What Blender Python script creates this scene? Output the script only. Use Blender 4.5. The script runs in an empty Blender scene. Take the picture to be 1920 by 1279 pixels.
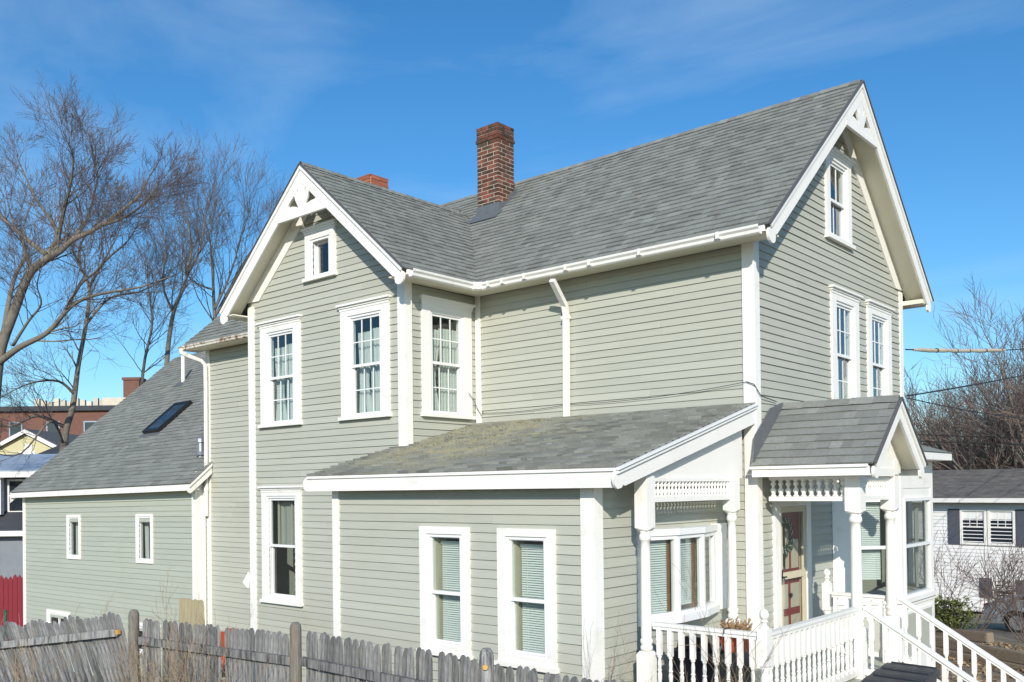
import bpy, bmesh, math, random
from mathutils import Vector, Matrix, noise
R = math.radians
random.seed(7)
scene = bpy.context.scene
COL = scene.collection

# ------------------------------------------------------------------ camera (heights are metres above / below eye level)
cam_d = bpy.data.cameras.new('camera')
cam = bpy.data.objects.new('camera', cam_d)
COL.objects.link(cam)
cam_d.sensor_width = 36.0
cam_d.lens = 36.0 * 1723.31 / 1920.0
cam_d.shift_y = 258.84 / 1920.0
cam_d.clip_start = 0.1
cam_d.clip_end = 3000.0
_yaw, _pit, _rol = 0.7132, 0.0107, -0.0121
_fw = Vector((-math.sin(_yaw) * math.cos(_pit), math.cos(_yaw) * math.cos(_pit), math.sin(_pit)))
_rt = Vector((math.cos(_yaw), math.sin(_yaw), 0.0))
_up = _rt.cross(_fw)
_r2 = _rt * math.cos(_rol) + _up * math.sin(_rol)
_u2 = -_rt * math.sin(_rol) + _up * math.cos(_rol)
cam.matrix_world = Matrix(((_r2.x, _u2.x, -_fw.x, 5.1592), (_r2.y, _u2.y, -_fw.y, -10.5991),
                           (_r2.z, _u2.z, -_fw.z, 0.0), (0, 0, 0, 1)))
CAM = Vector((5.1592, -10.5991, 0.0))
scene.camera = cam

# ------------------------------------------------------------------ sky and sun
SUN_AZ, SUN_EL = R(39.5), R(25.5)          # azimuth measured from -Y towards +X
world = bpy.data.worlds.new('World')
scene.world = world
world.use_nodes = True
nt = world.node_tree
nt.nodes.clear()
w_out = nt.nodes.new('ShaderNodeOutputWorld')
w_bg = nt.nodes.new('ShaderNodeBackground')
w_bg.inputs['Strength'].default_value = 0.15
sky = nt.nodes.new('ShaderNodeTexSky')
sky.sky_type = 'NISHITA'
sky.sun_disc = False
sky.sun_elevation = SUN_EL
sky.sun_rotation = math.pi - SUN_AZ
sky.altitude = 0.0
sky.air_density = 1.0
sky.dust_density = 0.55
sky.ozone_density = 1.6
hs = nt.nodes.new('ShaderNodeHueSaturation')
hs.inputs['Saturation'].default_value = 1.18
hs.inputs['Value'].default_value = 1.0
tint = nt.nodes.new('ShaderNodeMixRGB')
tint.blend_type = 'MULTIPLY'
tint.inputs['Fac'].default_value = 1.0
tint.inputs['Color2'].default_value = (0.70, 0.90, 1.05, 1)
nt.links.new(sky.outputs[0], tint.inputs['Color1'])
nt.links.new(tint.outputs[0], hs.inputs['Color'])
tc = nt.nodes.new('ShaderNodeTexCoord')
mp = nt.nodes.new('ShaderNodeMapping')
mp.inputs['Rotation'].default_value = (0.25, 0.15, 0.5)
mp.inputs['Scale'].default_value = (1.3, 2.4, 6.0)
nt.links.new(tc.outputs['Generated'], mp.inputs['Vector'])
nz = nt.nodes.new('ShaderNodeTexNoise')
nz.inputs['Scale'].default_value = 1.5
nz.inputs['Detail'].default_value = 7.0
nz.inputs['Roughness'].default_value = 0.55
nz.inputs['Distortion'].default_value = 0.6
nt.links.new(mp.outputs[0], nz.inputs['Vector'])
rp = nt.nodes.new('ShaderNodeMapRange')
rp.inputs['From Min'].default_value = 0.47
rp.inputs['From Max'].default_value = 0.82
rp.inputs['To Min'].default_value = 0.0
rp.inputs['To Max'].default_value = 0.30
nt.links.new(nz.outputs['Fac'], rp.inputs['Value'])
mx = nt.nodes.new('ShaderNodeMixRGB')
mx.inputs['Color2'].default_value = (4.4, 5.7, 6.9, 1)
nt.links.new(rp.outputs[0], mx.inputs['Fac'])
nt.links.new(hs.outputs[0], mx.inputs['Color1'])
nt.links.new(mx.outputs[0], w_bg.inputs['Color'])
nt.links.new(w_bg.outputs[0], w_out.inputs['Surface'])

sun_d = bpy.data.lights.new('sun', 'SUN')
sun_d.energy = 4.5
sun_d.angle = R(0.5)
sun_d.color = (1.0, 0.935, 0.83)
sun = bpy.data.objects.new('sun', sun_d)
COL.objects.link(sun)
sun.location = (15, -20, 20)
SUN_DIR = Vector((math.sin(SUN_AZ) * math.cos(SUN_EL), -math.cos(SUN_AZ) * math.cos(SUN_EL), math.sin(SUN_EL)))
sun.rotation_euler = SUN_DIR.to_track_quat('Z', 'Y').to_euler()

vs = scene.view_settings
scene.display_settings.display_device = 'sRGB'
vs.view_transform = 'Standard'
vs.look = 'None'
vs.exposure = 0.0
vs.gamma = 1.0
vs.use_curve_mapping = False
scene.cycles.max_bounces = 8
scene.cycles.transparent_max_bounces = 12
scene.cycles.use_denoising = True
scene.cycles.caustics_reflective = False
scene.cycles.caustics_refractive = False

# ------------------------------------------------------------------ materials
MATS = {}
def mat(name, col, rough=0.6, var=0.06, scale=6.0, bump=0.0, bscale=40.0, metal=0.0, stretch=(1, 1, 1),
        attr=0.0, rnd=0.0, col2=None, c2lo=0.5, c2hi=0.65, c2scale=3.0, c2stretch=(1, 1, 1), spec=0.35, coords='Object', c2detail=6.0):
    """plain procedural material: colour noise, optional second colour in patches, per piece variation, fine relief"""
    m = bpy.data.materials.new(name)
    m.use_nodes = True
    t = m.node_tree
    b = t.nodes['Principled BSDF']
    b.inputs['Roughness'].default_value = rough
    b.inputs['Metallic'].default_value = metal
    b.inputs['Specular IOR Level'].default_value = spec
    L = t.links.new
    co = t.nodes.new('ShaderNodeTexCoord')
    geo = t.nodes.new('ShaderNodeNewGeometry')
    src = geo.outputs['Position'] if coords == 'World' else co.outputs['Object']
    ma = t.nodes.new('ShaderNodeMapping')
    ma.inputs['Scale'].default_value = stretch
    L(src, ma.inputs['Vector'])
    n1 = t.nodes.new('ShaderNodeTexNoise')
    n1.inputs['Scale'].default_value = scale
    n1.inputs['Detail'].default_value = 8.0
    n1.inputs['Roughness'].default_value = 0.6
    L(ma.outputs[0], n1.inputs['Vector'])
    mr = t.nodes.new('ShaderNodeMapRange')
    mr.inputs['From Min'].default_value = 0.25
    mr.inputs['From Max'].default_value = 0.75
    mr.inputs['To Min'].default_value = 1.0 - var
    mr.inputs['To Max'].default_value = 1.0 + var
    L(n1.outputs['Fac'], mr.inputs['Value'])
    fac = mr.outputs[0]
    if attr:
        at = t.nodes.new('ShaderNodeAttribute')
        at.attribute_name = 'shade'
        a2 = t.nodes.new('ShaderNodeMapRange')
        a2.inputs['To Min'].default_value = 1.0 - attr
        a2.inputs['To Max'].default_value = 1.0 + attr
        L(at.outputs['Fac'], a2.inputs['Value'])
        mu = t.nodes.new('ShaderNodeMath'); mu.operation = 'MULTIPLY'
        L(fac, mu.inputs[0]); L(a2.outputs[0], mu.inputs[1])
        fac = mu.outputs[0]
    if rnd:
        oi = t.nodes.new('ShaderNodeObjectInfo')
        a2 = t.nodes.new('ShaderNodeMapRange')
        a2.inputs['To Min'].default_value = 1.0 - rnd
        a2.inputs['To Max'].default_value = 1.0 + rnd
        L(oi.outputs['Random'], a2.inputs['Value'])
        mu = t.nodes.new('ShaderNodeMath'); mu.operation = 'MULTIPLY'
        L(fac, mu.inputs[0]); L(a2.outputs[0], mu.inputs[1])
        fac = mu.outputs[0]
    base = t.nodes.new('ShaderNodeRGB')
    base.outputs[0].default_value = (*col, 1)
    cur = base.outputs[0]
    if col2:
        m2 = t.nodes.new('ShaderNodeMapping'); m2.inputs['Scale'].default_value = c2stretch
        L(src, m2.inputs['Vector'])
        n2 = t.nodes.new('ShaderNodeTexNoise')
        n2.inputs['Scale'].default_value = c2scale
        n2.inputs['Detail'].default_value = c2detail
        n2.inputs['Roughness'].default_value = 0.65
        L(m2.outputs[0], n2.inputs['Vector'])
        r2 = t.nodes.new('ShaderNodeMapRange')
        r2.inputs['From Min'].default_value = c2lo
        r2.inputs['From Max'].default_value = c2hi
        L(n2.outputs['Fac'], r2.inputs['Value'])
        mc = t.nodes.new('ShaderNodeMixRGB')
        mc.inputs['Color2'].default_value = (*col2, 1)
        L(r2.outputs[0], mc.inputs['Fac']); L(cur, mc.inputs['Color1'])
        cur = mc.outputs[0]
    mul = t.nodes.new('ShaderNodeMixRGB'); mul.blend_type = 'MULTIPLY'
    mul.inputs['Fac'].default_value = 1.0
    L(cur, mul.inputs['Color1'])
    cmb = t.nodes.new('ShaderNodeCombineColor')
    for i in range(3): L(fac, cmb.inputs[i])
    L(cmb.outputs[0], mul.inputs['Color2'])
    L(mul.outputs[0], b.inputs['Base Color'])
    if bump:
        n3 = t.nodes.new('ShaderNodeTexNoise')
        n3.inputs['Scale'].default_value = bscale
        n3.inputs['Detail'].default_value = 5.0
        L(ma.outputs[0], n3.inputs['Vector'])
        bp = t.nodes.new('ShaderNodeBump')
        bp.inputs['Strength'].default_value = bump
        bp.inputs['Distance'].default_value = 0.01
        L(n3.outputs['Fac'], bp.inputs['Height'])
        L(bp.outputs[0], b.inputs['Normal'])
    MATS[name] = m
    return m

def glass(name, tint=(0.9, 0.95, 0.97), reflect=0.12):
    m = bpy.data.materials.new(name); m.use_nodes = True
    t = m.node_tree; t.nodes.clear()
    o = t.nodes.new('ShaderNodeOutputMaterial')
    tr = t.nodes.new('ShaderNodeBsdfTransparent'); tr.inputs[0].default_value = (*tint, 1)
    gl = t.nodes.new('ShaderNodeBsdfGlossy'); gl.inputs['Roughness'].default_value = 0.03
    gl.inputs[0].default_value = (0.95, 0.97, 1, 1)
    lw = t.nodes.new('ShaderNodeLayerWeight'); lw.inputs['Blend'].default_value = 0.5
    fr = t.nodes.new('ShaderNodeMath'); fr.operation = 'POWER'; fr.inputs[1].default_value = 4.5
    t.links.new(lw.outputs['Facing'], fr.inputs[0])
    mr = t.nodes.new('ShaderNodeMapRange')
    mr.inputs['To Min'].default_value = reflect; mr.inputs['To Max'].default_value = 1.0
    t.links.new(fr.outputs[0], mr.inputs['Value'])
    nz_ = t.nodes.new('ShaderNodeTexNoise'); nz_.inputs['Scale'].default_value = 1.6; nz_.inputs['Detail'].default_value = 2
    bp = t.nodes.new('ShaderNodeBump'); bp.inputs['Strength'].default_value = 0.06; bp.inputs['Distance'].default_value = 0.05
    t.links.new(nz_.outputs['Fac'], bp.inputs['Height']); t.links.new(bp.outputs[0], gl.inputs['Normal'])
    ms = t.nodes.new('ShaderNodeMixShader')
    t.links.new(mr.outputs[0], ms.inputs[0]); t.links.new(tr.outputs[0], ms.inputs[1]); t.links.new(gl.outputs[0], ms.inputs[2])
    t.links.new(ms.outputs[0], o.inputs['Surface'])
    MATS[name] = m

def cloth(name, col, trans=0.45):
    m = bpy.data.materials.new(name); m.use_nodes = True
    t = m.node_tree; t.nodes.clear()
    o = t.nodes.new('ShaderNodeOutputMaterial')
    d = t.nodes.new('ShaderNodeBsdfDiffuse'); d.inputs[0].default_value = (*col, 1)
    tl = t.nodes.new('ShaderNodeBsdfTranslucent'); tl.inputs[0].default_value = (*col, 1)
    n = t.nodes.new('ShaderNodeTexNoise'); n.inputs['Scale'].default_value = 60
    bp = t.nodes.new('ShaderNodeBump'); bp.inputs['Strength'].default_value = 0.15
    t.links.new(n.outputs['Fac'], bp.inputs['Height']); t.links.new(bp.outputs[0], d.inputs['Normal'])
    ms = t.nodes.new('ShaderNodeMixShader'); ms.inputs[0].default_value = trans
    t.links.new(d.outputs[0], ms.inputs[1]); t.links.new(tl.outputs[0], ms.inputs[2])
    t.links.new(ms.outputs[0], o.inputs['Surface'])
    MATS[name] = m

mat('siding', (0.445, 0.450, 0.385), 0.62, 0.05, 2.2, bump=0.10, bscale=30, stretch=(1, 1, 14), attr=0.045, coords='World',
    col2=(0.43, 0.425, 0.35), c2lo=0.55, c2hi=0.8, c2scale=1.1)
mat('siding_addition', (0.418, 0.440, 0.370), 0.55, 0.04, 2.0, bump=0.06, bscale=30, stretch=(1, 1, 10), attr=0.03, coords='World',
    col2=(0.36, 0.40, 0.30), c2lo=0.56, c2hi=0.85, c2scale=0.6)
mat('white_paint', (0.85, 0.83, 0.785), 0.5, 0.03, 3.0, bump=0.08, bscale=35, coords='World',
    col2=(0.64, 0.61, 0.54), c2lo=0.57, c2hi=0.85, c2scale=3.4)
mat('worn_white', (0.80, 0.78, 0.73), 0.65, 0.06, 5.0, bump=0.2, bscale=50, coords='World',
    col2=(0.30, 0.25, 0.19), c2lo=0.60, c2hi=0.70, c2scale=9.0)
mat('vinyl', (0.84, 0.84, 0.83), 0.35, 0.015, 4.0)
mat('sheathing', (0.16, 0.15, 0.13), 0.9, 0.1, 5.0)
mat('shingle', (0.226, 0.234, 0.214), 0.92, 0.16, 26.0, bump=0.55, bscale=130, attr=0.20, coords='World',
    col2=(0.196, 0.204, 0.188), c2lo=0.5, c2hi=0.75, c2scale=1.2)
mat('shingle_mossy', (0.245, 0.25, 0.222), 0.92, 0.16, 26.0, bump=0.5, bscale=130, attr=0.34, coords='World')
mat('roof_edge', (0.10, 0.10, 0.105), 0.6, 0.1, 10.0)
mat('lead', (0.17, 0.18, 0.19), 0.45, 0.12, 8.0, metal=0.3, bump=0.1)
mat('mortar', (0.46, 0.385, 0.31), 0.95, 0.2, 30.0, bump=0.4, bscale=120)
mat('brick', (0.185, 0.062, 0.040), 0.9, 0.22, 22.0, bump=0.45, bscale=90, rnd=0.35, coords='World',
    col2=(0.062, 0.044, 0.032), c2lo=0.44, c2hi=0.56, c2scale=4.5)
mat('brick_far', (0.17, 0.085, 0.065), 0.9, 0.12, 3.0)
mat('brick_new', (0.36, 0.12, 0.07), 0.9, 0.18, 20.0, rnd=0.2)
mat('weathered', (0.265, 0.262, 0.255), 0.9, 0.5, 7.0, bump=0.6, bscale=22, stretch=(9, 9, 0.7), rnd=0.34,
    col2=(0.055, 0.057, 0.062), c2lo=0.44, c2hi=0.66, c2scale=3.2, c2stretch=(7, 7, 0.8))
mat('post_wood', (0.20, 0.185, 0.16), 0.9, 0.3, 7.0, bump=0.6, bscale=22, stretch=(9, 9, 0.7),
    col2=(0.23, 0.14, 0.07), c2lo=0.5, c2hi=0.7, c2scale=2.0, c2stretch=(3, 3, 0.8))
mat('soffit_cream', (0.74, 0.71, 0.58), 0.6, 0.05, 3.0, coords='World')
mat('cut_wood', (0.42, 0.36, 0.22), 0.85, 0.25, 5.0, bump=0.3, stretch=(8, 8, 1))
mat('orange_wood', (0.62, 0.36, 0.10), 0.85, 0.2, 9.0)
mat('sleeper', (0.26, 0.205, 0.145), 0.95, 0.35, 6.0, bump=0.6, bscale=30, stretch=(0.8, 8, 8),
    col2=(0.09, 0.10, 0.045), c2lo=0.6, c2hi=0.75, c2scale=2.0)
mat('red_paint', (0.20, 0.016, 0.028), 0.6, 0.2, 4.0, stretch=(6, 6, 1))
mat('orange_red', (0.52, 0.085, 0.030), 0.55, 0.15, 6.0)
mat('green_post', (0.02, 0.11, 0.06), 0.5, 0.1, 4.0)
mat('curtain_rod', (0.1, 0.1, 0.1), 0.5)
cloth('curtain', (0.86, 0.88, 0.85), 0.35)
cloth('lace', (0.62, 0.60, 0.56), 0.4)
mat('blind', (0.84, 0.86, 0.85), 0.5, 0.02, 4.0)
mat('jamb', (0.52, 0.47, 0.36), 0.6, 0.06, 4.0)
mat('brown_wood', (0.26, 0.13, 0.06), 0.6, 0.15, 6.0, stretch=(4, 4, 1))
mat('room_dark', (0.10, 0.10, 0.095), 0.9, 0.1, 3.0)
glass('glass', (0.90, 0.935, 0.92), 0.06)
glass('glass_clear', (0.93, 0.95, 0.95), 0.02)
mat('sky_glass', (0.03, 0.08, 0.14), 0.05, 0.1, 2.0, spec=1.0, metal=0.35)  # blue base colour paints the sky's reflection into the skylight pane
mat('dark_glass', (0.015, 0.02, 0.028), 0.06, 0.1, 2.0, spec=0.9)
mat('door_red', (0.27, 0.03, 0.035), 0.4, 0.08, 4.0)
mat('door_cream', (0.62, 0.55, 0.40), 0.45, 0.05, 4.0)
mat('metal_dark', (0.05, 0.05, 0.055), 0.4, 0.1, 8.0, metal=0.7)
mat('metal_grey', (0.42, 0.43, 0.45), 0.4, 0.1, 8.0, metal=0.7)
mat('wire_black', (0.02, 0.02, 0.02), 0.6)
mat('cable_sheath', (0.52, 0.46, 0.36), 0.7, 0.2, 6.0)
mat('bin_plastic', (0.022, 0.026, 0.033), 0.45, 0.12, 6.0, bump=0.05)
mat('grill_black', (0.012, 0.014, 0.022), 0.35, 0.1, 6.0)
mat('rust', (0.30, 0.17, 0.10), 0.85, 0.3, 12.0, coords='World', col2=(0.70, 0.66, 0.58), c2lo=0.42, c2hi=0.52, c2scale=7.0)
mat('bark', (0.19, 0.165, 0.135), 0.95, 0.25, 5.0, bump=0.6, bscale=20, stretch=(3, 3, 0.6), col2=(0.11, 0.09, 0.075), c2scale=1.5)
mat('twig', (0.115, 0.09, 0.082), 0.9, 0.2, 2.0)
mat('twig_grey', (0.115, 0.098, 0.088), 0.9, 0.2, 2.0)
mat('twig_far', (0.20, 0.145, 0.12), 0.9, 0.2, 1.0)
mat('dry_stem', (0.30, 0.225, 0.145), 0.9, 0.3, 8.0)
mat('dry_leaf', (0.33, 0.21, 0.11), 0.9, 0.3, 10.0, rnd=0.3)
mat('litter', (0.30, 0.20, 0.11), 0.9, 0.35, 3.0, attr=0.5, coords='World')
mat('far_wood', (0.16, 0.13, 0.115), 0.95, 0.4, 0.15, coords='World', stretch=(1, 1, .4), bump=.6, bscale=.3)
mat('leaf_green', (0.10, 0.115, 0.030), 0.55, 0.4, 6.0, col2=(0.045, 0.07, 0.018), c2scale=4.0)
mat('needle_green', (0.025, 0.06, 0.03), 0.7, 0.3, 30.0)
mat('ground', (0.27, 0.215, 0.145), 0.95, 0.35, 1.5, bump=0.8, bscale=8, coords='World', col2=(0.19, 0.165, 0.095), c2lo=0.45, c2hi=0.65, c2scale=0.35)
mat('concrete', (0.36, 0.34, 0.31), 0.9, 0.15, 4.0, bump=0.3)
mat('white_siding', (0.82, 0.81, 0.80), 0.6, 0.04, 2.0)
mat('pale_slate', (0.20, 0.22, 0.25), 0.6, 0.1, 3.0)
mat('slate_paint', (0.085, 0.095, 0.12), 0.6, 0.08, 4.0)
mat('far_roof', (0.115, 0.115, 0.12), 0.95, 0.3, 5.0, attr=0.2, coords='World', stretch=(1, 1, 3))
mat('far_roof_brown', (0.14, 0.128, 0.12), 0.95, 0.3, 5.0, attr=0.2, coords='World', stretch=(1, 1, 3))
mat('cream_far', (0.55, 0.50, 0.30), 0.7, 0.06, 2.0)
mat('blue_grey', (0.30, 0.36, 0.44), 0.5, 0.1, 2.0)
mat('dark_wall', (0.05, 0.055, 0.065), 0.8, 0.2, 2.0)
mat('beige_panel', (0.58, 0.52, 0.42), 0.8, 0.1, 2.0, rnd=0.25)
mat('car_paint', (0.42, 0.47, 0.53), 0.25, 0.02, 3.0, metal=0.6)
mat('tyre', (0.02, 0.02, 0.02), 0.85)

# moss and needle litter on the low roof: own patches of straw colour, thickest near the inside corner
def mossy():
    m = MATS['shingle_mossy']; t = m.node_tree; L = t.links.new
    b = t.nodes['Principled BSDF']
    old = b.inputs['Base Color'].links[0].from_socket
    g = t.nodes.new('ShaderNodeNewGeometry')
    d = t.nodes.new('ShaderNodeVectorMath'); d.operation = 'SUBTRACT'; d.inputs[1].default_value = (-3.75, -1.15, 0.75)
    L(g.outputs['Position'], d.inputs[0])
    sc_ = t.nodes.new('ShaderNodeVectorMath'); sc_.operation = 'MULTIPLY'; sc_.inputs[1].default_value = (0.62, 0.52, 0.0)
    L(d.outputs[0], sc_.inputs[0])
    ln = t.nodes.new('ShaderNodeVectorMath'); ln.operation = 'LENGTH'; L(sc_.outputs[0], ln.inputs[0])
    n = t.nodes.new('ShaderNodeTexNoise'); n.inputs['Scale'].default_value = 1.9; n.inputs['Detail'].default_value = 4
    mp_ = t.nodes.new('ShaderNodeMapping'); mp_.inputs['Scale'].default_value = (0.7, 1.6, 1.6)
    L(g.outputs['Position'], mp_.inputs['Vector']); L(mp_.outputs[0], n.inputs['Vector'])
    n2 = t.nodes.new('ShaderNodeTexNoise'); n2.inputs['Scale'].default_value = 34; n2.inputs['Detail'].default_value = 6
    L(g.outputs['Position'], n2.inputs['Vector'])
    a = t.nodes.new('ShaderNodeMath'); a.operation = 'MULTIPLY_ADD'; a.inputs[1].default_value = 2.8; a.inputs[2].default_value = -1.0
    L(n.outputs['Fac'], a.inputs[0])
    s = t.nodes.new('ShaderNodeMath'); s.operation = 'SUBTRACT'; L(a.outputs[0], s.inputs[0]); L(ln.outputs['Value'], s.inputs[1])
    f = t.nodes.new('ShaderNodeMapRange'); f.inputs['From Min'].default_value = -0.80; f.inputs['From Max'].default_value = 0.25
    L(s.outputs[0], f.inputs['Value'])
    s2 = t.nodes.new('ShaderNodeMapRange'); s2.inputs['From Min'].default_value = 0.42; s2.inputs['From Max'].default_value = 0.56
    L(n2.outputs['Fac'], s2.inputs['Value'])
    mu = t.nodes.new('ShaderNodeMath'); mu.operation = 'MULTIPLY'; L(f.outputs[0], mu.inputs[0]); L(s2.outputs[0], mu.inputs[1])
    n3 = t.nodes.new('ShaderNodeTexNoise'); n3.inputs['Scale'].default_value = 9; n3.inputs['Detail'].default_value = 3
    L(g.outputs['Position'], n3.inputs['Vector'])
    cm = t.nodes.new('ShaderNodeMixRGB'); cm.inputs['Color1'].default_value = (0.52, 0.45, 0.27, 1); cm.inputs['Color2'].default_value = (0.30, 0.285, 0.18, 1)
    L(n3.outputs['Fac'], cm.inputs['Fac'])
    mc = t.nodes.new('ShaderNodeMixRGB'); L(mu.outputs[0], mc.inputs['Fac']); L(old, mc.inputs['Color1']); L(cm.outputs[0], mc.inputs['Color2'])
    L(mc.outputs[0], b.inputs['Base Color'])
mossy()

# ------------------------------------------------------------------ mesh helpers
class MB:
    """collects faces; build() links them as one mesh object"""
    def __init__(s): s.v = []; s.f = []; s.sh = []; s.cur = 0.5
    def add(s, vs, fs):
        o = len(s.v); s.v += [tuple(p) for p in vs]; s.sh += [s.cur] * len(vs)
        s.f += [tuple(i + o for i in q) for q in fs]; return s
    def hexa(s, p):       # 8 points: bottom ring 0-3, top ring 4-7
        return s.add(p, [(3, 2, 1, 0), (4, 5, 6, 7), (0, 1, 5, 4), (1, 2, 6, 5), (2, 3, 7, 6), (3, 0, 4, 7)])
    def box(s, x0, x1, y0, y1, z0, z1):
        return s.hexa([(x0, y0, z0), (x1, y0, z0), (x1, y1, z0), (x0, y1, z0), (x0, y0, z1), (x1, y0, z1), (x1, y1, z1), (x0, y1, z1)])
    def fbox(s, F, a0, a1, n0, n1, z0, z1):
        return s.hexa([F(a0, n0, z0), F(a1, n0, z0), F(a1, n1, z0), F(a0, n1, z0), F(a0, n0, z1), F(a1, n0, z1), F(a1, n1, z1), F(a0, n1, z1)])
    def bar(s, p, q, w, h, up=(0, 0, 1)):     # beam from p to q, w wide, h high
        p, q = Vector(p), Vector(q); d = (q - p).normalized(); up = Vector(up)
        sd = d.cross(up).normalized(); u = sd.cross(d)
        a, b = sd * w / 2, u * h / 2
        return s.hexa([p - a - b, q - a - b, q + a - b, p + a - b, p - a + b, q - a + b, q + a + b, p + a + b])
    def prism(s, pts, off):      # planar outline extruded by a vector
        n = len(pts); off = Vector(off)
        P = [Vector(p) for p in pts]
        return s.add(P + [p + off for p in P], [tuple(range(n - 1, -1, -1)), tuple(range(n, 2 * n))] + [(i, (i + 1) % n, n + (i + 1) % n, n + i) for i in range(n)])
    def tube(s, pts, rad, n=6, cap=True):
        pts = [Vector(p) for p in pts]
        if isinstance(rad, (int, float)): rad = [rad] * len(pts)
        rings = []
        prev = None
        for i, p in enumerate(pts):
            d = (pts[min(i + 1, len(pts) - 1)] - pts[max(i - 1, 0)])
            d = d.normalized() if d.length > 1e-9 else Vector((0, 0, 1))
            if prev is None:
                u = d.orthogonal().normalized()
            else:
                u = prev - d * prev.dot(d)
                u = u.normalized() if u.length > 1e-6 else d.orthogonal().normalized()
            prev = u; w = d.cross(u)
            rings.append([p + (u * math.cos(2 * math.pi * k / n) + w * math.sin(2 * math.pi * k / n)) * rad[i] for k in range(n)])
        vs = [q for r in rings for q in r]
        fs = []
        for i in range(len(rings) - 1):
            for k in range(n):
                a, b = i * n + k, i * n + (k + 1) % n
                fs.append((a, b, b + n, a + n))
        if cap:
            fs.append(tuple(range(n - 1, -1, -1))); fs.append(tuple(range(len(vs) - n, len(vs))))
        return s.add(vs, fs)
    def lathe(s, c, prof, n=10, sq=False):    # prof: (r, z) from bottom to top about vertical axis at c
        c = Vector(c); vs = []
        for r, z in prof:
            for k in range(n):
                a = 2 * math.pi * (k + 0.5) / n
                vs.append(c + Vector((r * math.cos(a), r * math.sin(a), z)))
        fs = [(i * n + k, i * n + (k + 1) % n, (i + 1) * n + (k + 1) % n, (i + 1) * n + k) for i in range(len(prof) - 1) for k in range(n)]
        fs.append(tuple(range(n - 1, -1, -1))); fs.append(tuple(range(len(vs) - n, len(vs))))
        return s.add(vs, fs)
    def mesh(s, name, m, smooth=False):
        me = bpy.data.meshes.new(name)
        me.from_pydata(s.v, [], s.f)
        at = me.attributes.new('shade', 'FLOAT', 'POINT')
        at.data.foreach_set('value', s.sh)
        me.materials.append(MATS[m])
        if smooth: me.shade_smooth()
        me.update()
        return me
    def build(s, name, m, parent=None, smooth=False, label=None, kind=None):
        me = s.mesh(name, m, smooth)
        return place(name, me, parent, label, kind)

def place(name, me, parent=None, label=None, kind=None, mw=None):
    o = bpy.data.objects.new(name, me)
    COL.objects.link(o)
    if parent is not None:
        o.parent = parent
        o.matrix_parent_inverse = WM[parent.name].inverted()
    if mw is not None: o.matrix_basis = mw
    WM[o.name] = (mw or Matrix.Identity(4)).copy()
    if label: o['label'] = label
    if kind: o['kind'] = kind
    return o
WM = {}
def thing(name, loc, label, cat, group=None):
    o = bpy.data.objects.new(name, None)
    o.empty_display_size = 0.3
    COL.objects.link(o); o.location = loc
    WM[o.name] = Matrix.Translation(loc)
    o['label'] = label; o['category'] = cat
    if group: o['group'] = group
    return o
def tag(o, label, cat, group=None):
    o['label'] = label; o['category'] = cat
    if group: o['group'] = group
    return o
def frame(O, A, N):
    O, A, N = Vector(O), Vector(A), Vector(N)
    return lambda a, n, z: O + A * a + N * n + Vector((0, 0, z))

def px_area(pts):
    """rough size of a piece as the photograph shows it, to choose which pieces stand alone"""
    u, v = [], []
    for p in pts:
        d = Vector(p) - CAM; t = d.dot(_fw)
        if t < 0.5: return 0
        x = d.dot(_r2) / t * 1723 + 960; y = 639.5 + 258.8 - d.dot(_u2) / t * 1723
        u.append(x); v.append(y)
    if max(u) < 0 or min(u) > 1920 or max(v) < 0 or min(v) > 1279: return 0
    w = min(max(u), 1920) - max(min(u), 0); h = min(max(v), 1279) - max(min(v), 0)
    return max(w, 0) * max(h, 0)
# ------------------------------------------------------------------ ground
def gh(x, y):
    z = -3.22
    if x < -3: z -= 0.085 * min(-x - 3, 20)
    if y > 6: z -= 0.082 * min(y - 6, 30)
    if y < -6: z += 0.0
    return z
g = MB()
xs = [-900, -300, -120, -60, -40, -30] + [-26 + 2 * i for i in range(20)] + [20, 40, 100, 300, 900]
ys = [-300, -100, -40, -20] + [-14 + 2 * i for i in range(27)] + [50, 80, 150, 400, 900]
for y in ys:
    for x in xs: g.v.append((x, y, gh(x, y) + 0.05 * noise.noise(Vector((x * 0.4, y * 0.4, 0))))); g.sh.append(0.5)
nx = len(xs)
for j in range(len(ys) - 1):
    for i in range(nx - 1): g.f.append((j * nx + i, j * nx + i + 1, (j + 1) * nx + i + 1, (j + 1) * nx + i))
gr = g.build('ground', 'ground', smooth=True, kind='structure')

# ------------------------------------------------------------------ the house
W, L_, X1, B1, X2 = 5.538, 12.62, 4.717, 1.517, 8.70
OS, OE, ZRE, ZAP = 0.3746, 0.372, 3.126, 5.856
YR = W / 2
XWR, ZWR, YWF = -6.7085, 5.162, -1.857
XE, XW = -4.34, -9.077
LC, LX4, LX3 = 2.87, 0.416, 4.69
house = thing('clapboard_house', (-6, 2, -3.3), 'sage grey clapboard house with white trim, two decorated gables and a turned-post porch', 'house')

F_front = frame((0, 0, 0), (0, 1, 0), (1, 0, 0))
F_main = frame((0, 0, 0), (1, 0, 0), (0, -1, 0))
F_wing = frame((0, -B1, 0), (1, 0, 0), (0, -1, 0))
F_winge = frame((-X1, 0, 0), (0, 1, 0), (1, 0, 0))
F_lean = frame((0, -LC, 0), (1, 0, 0), (0, -1, 0))
F_leane = frame((-LX4, 0, 0), (0, 1, 0), (1, 0, 0))
SH = 0.014
F_add = frame((0, -0.291, SH * 12.6), (1, 0, SH), (0, -1, 0))
F_adde = frame((-L_, 0, 0), (0, 1, 0), (1, 0, 0))

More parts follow.
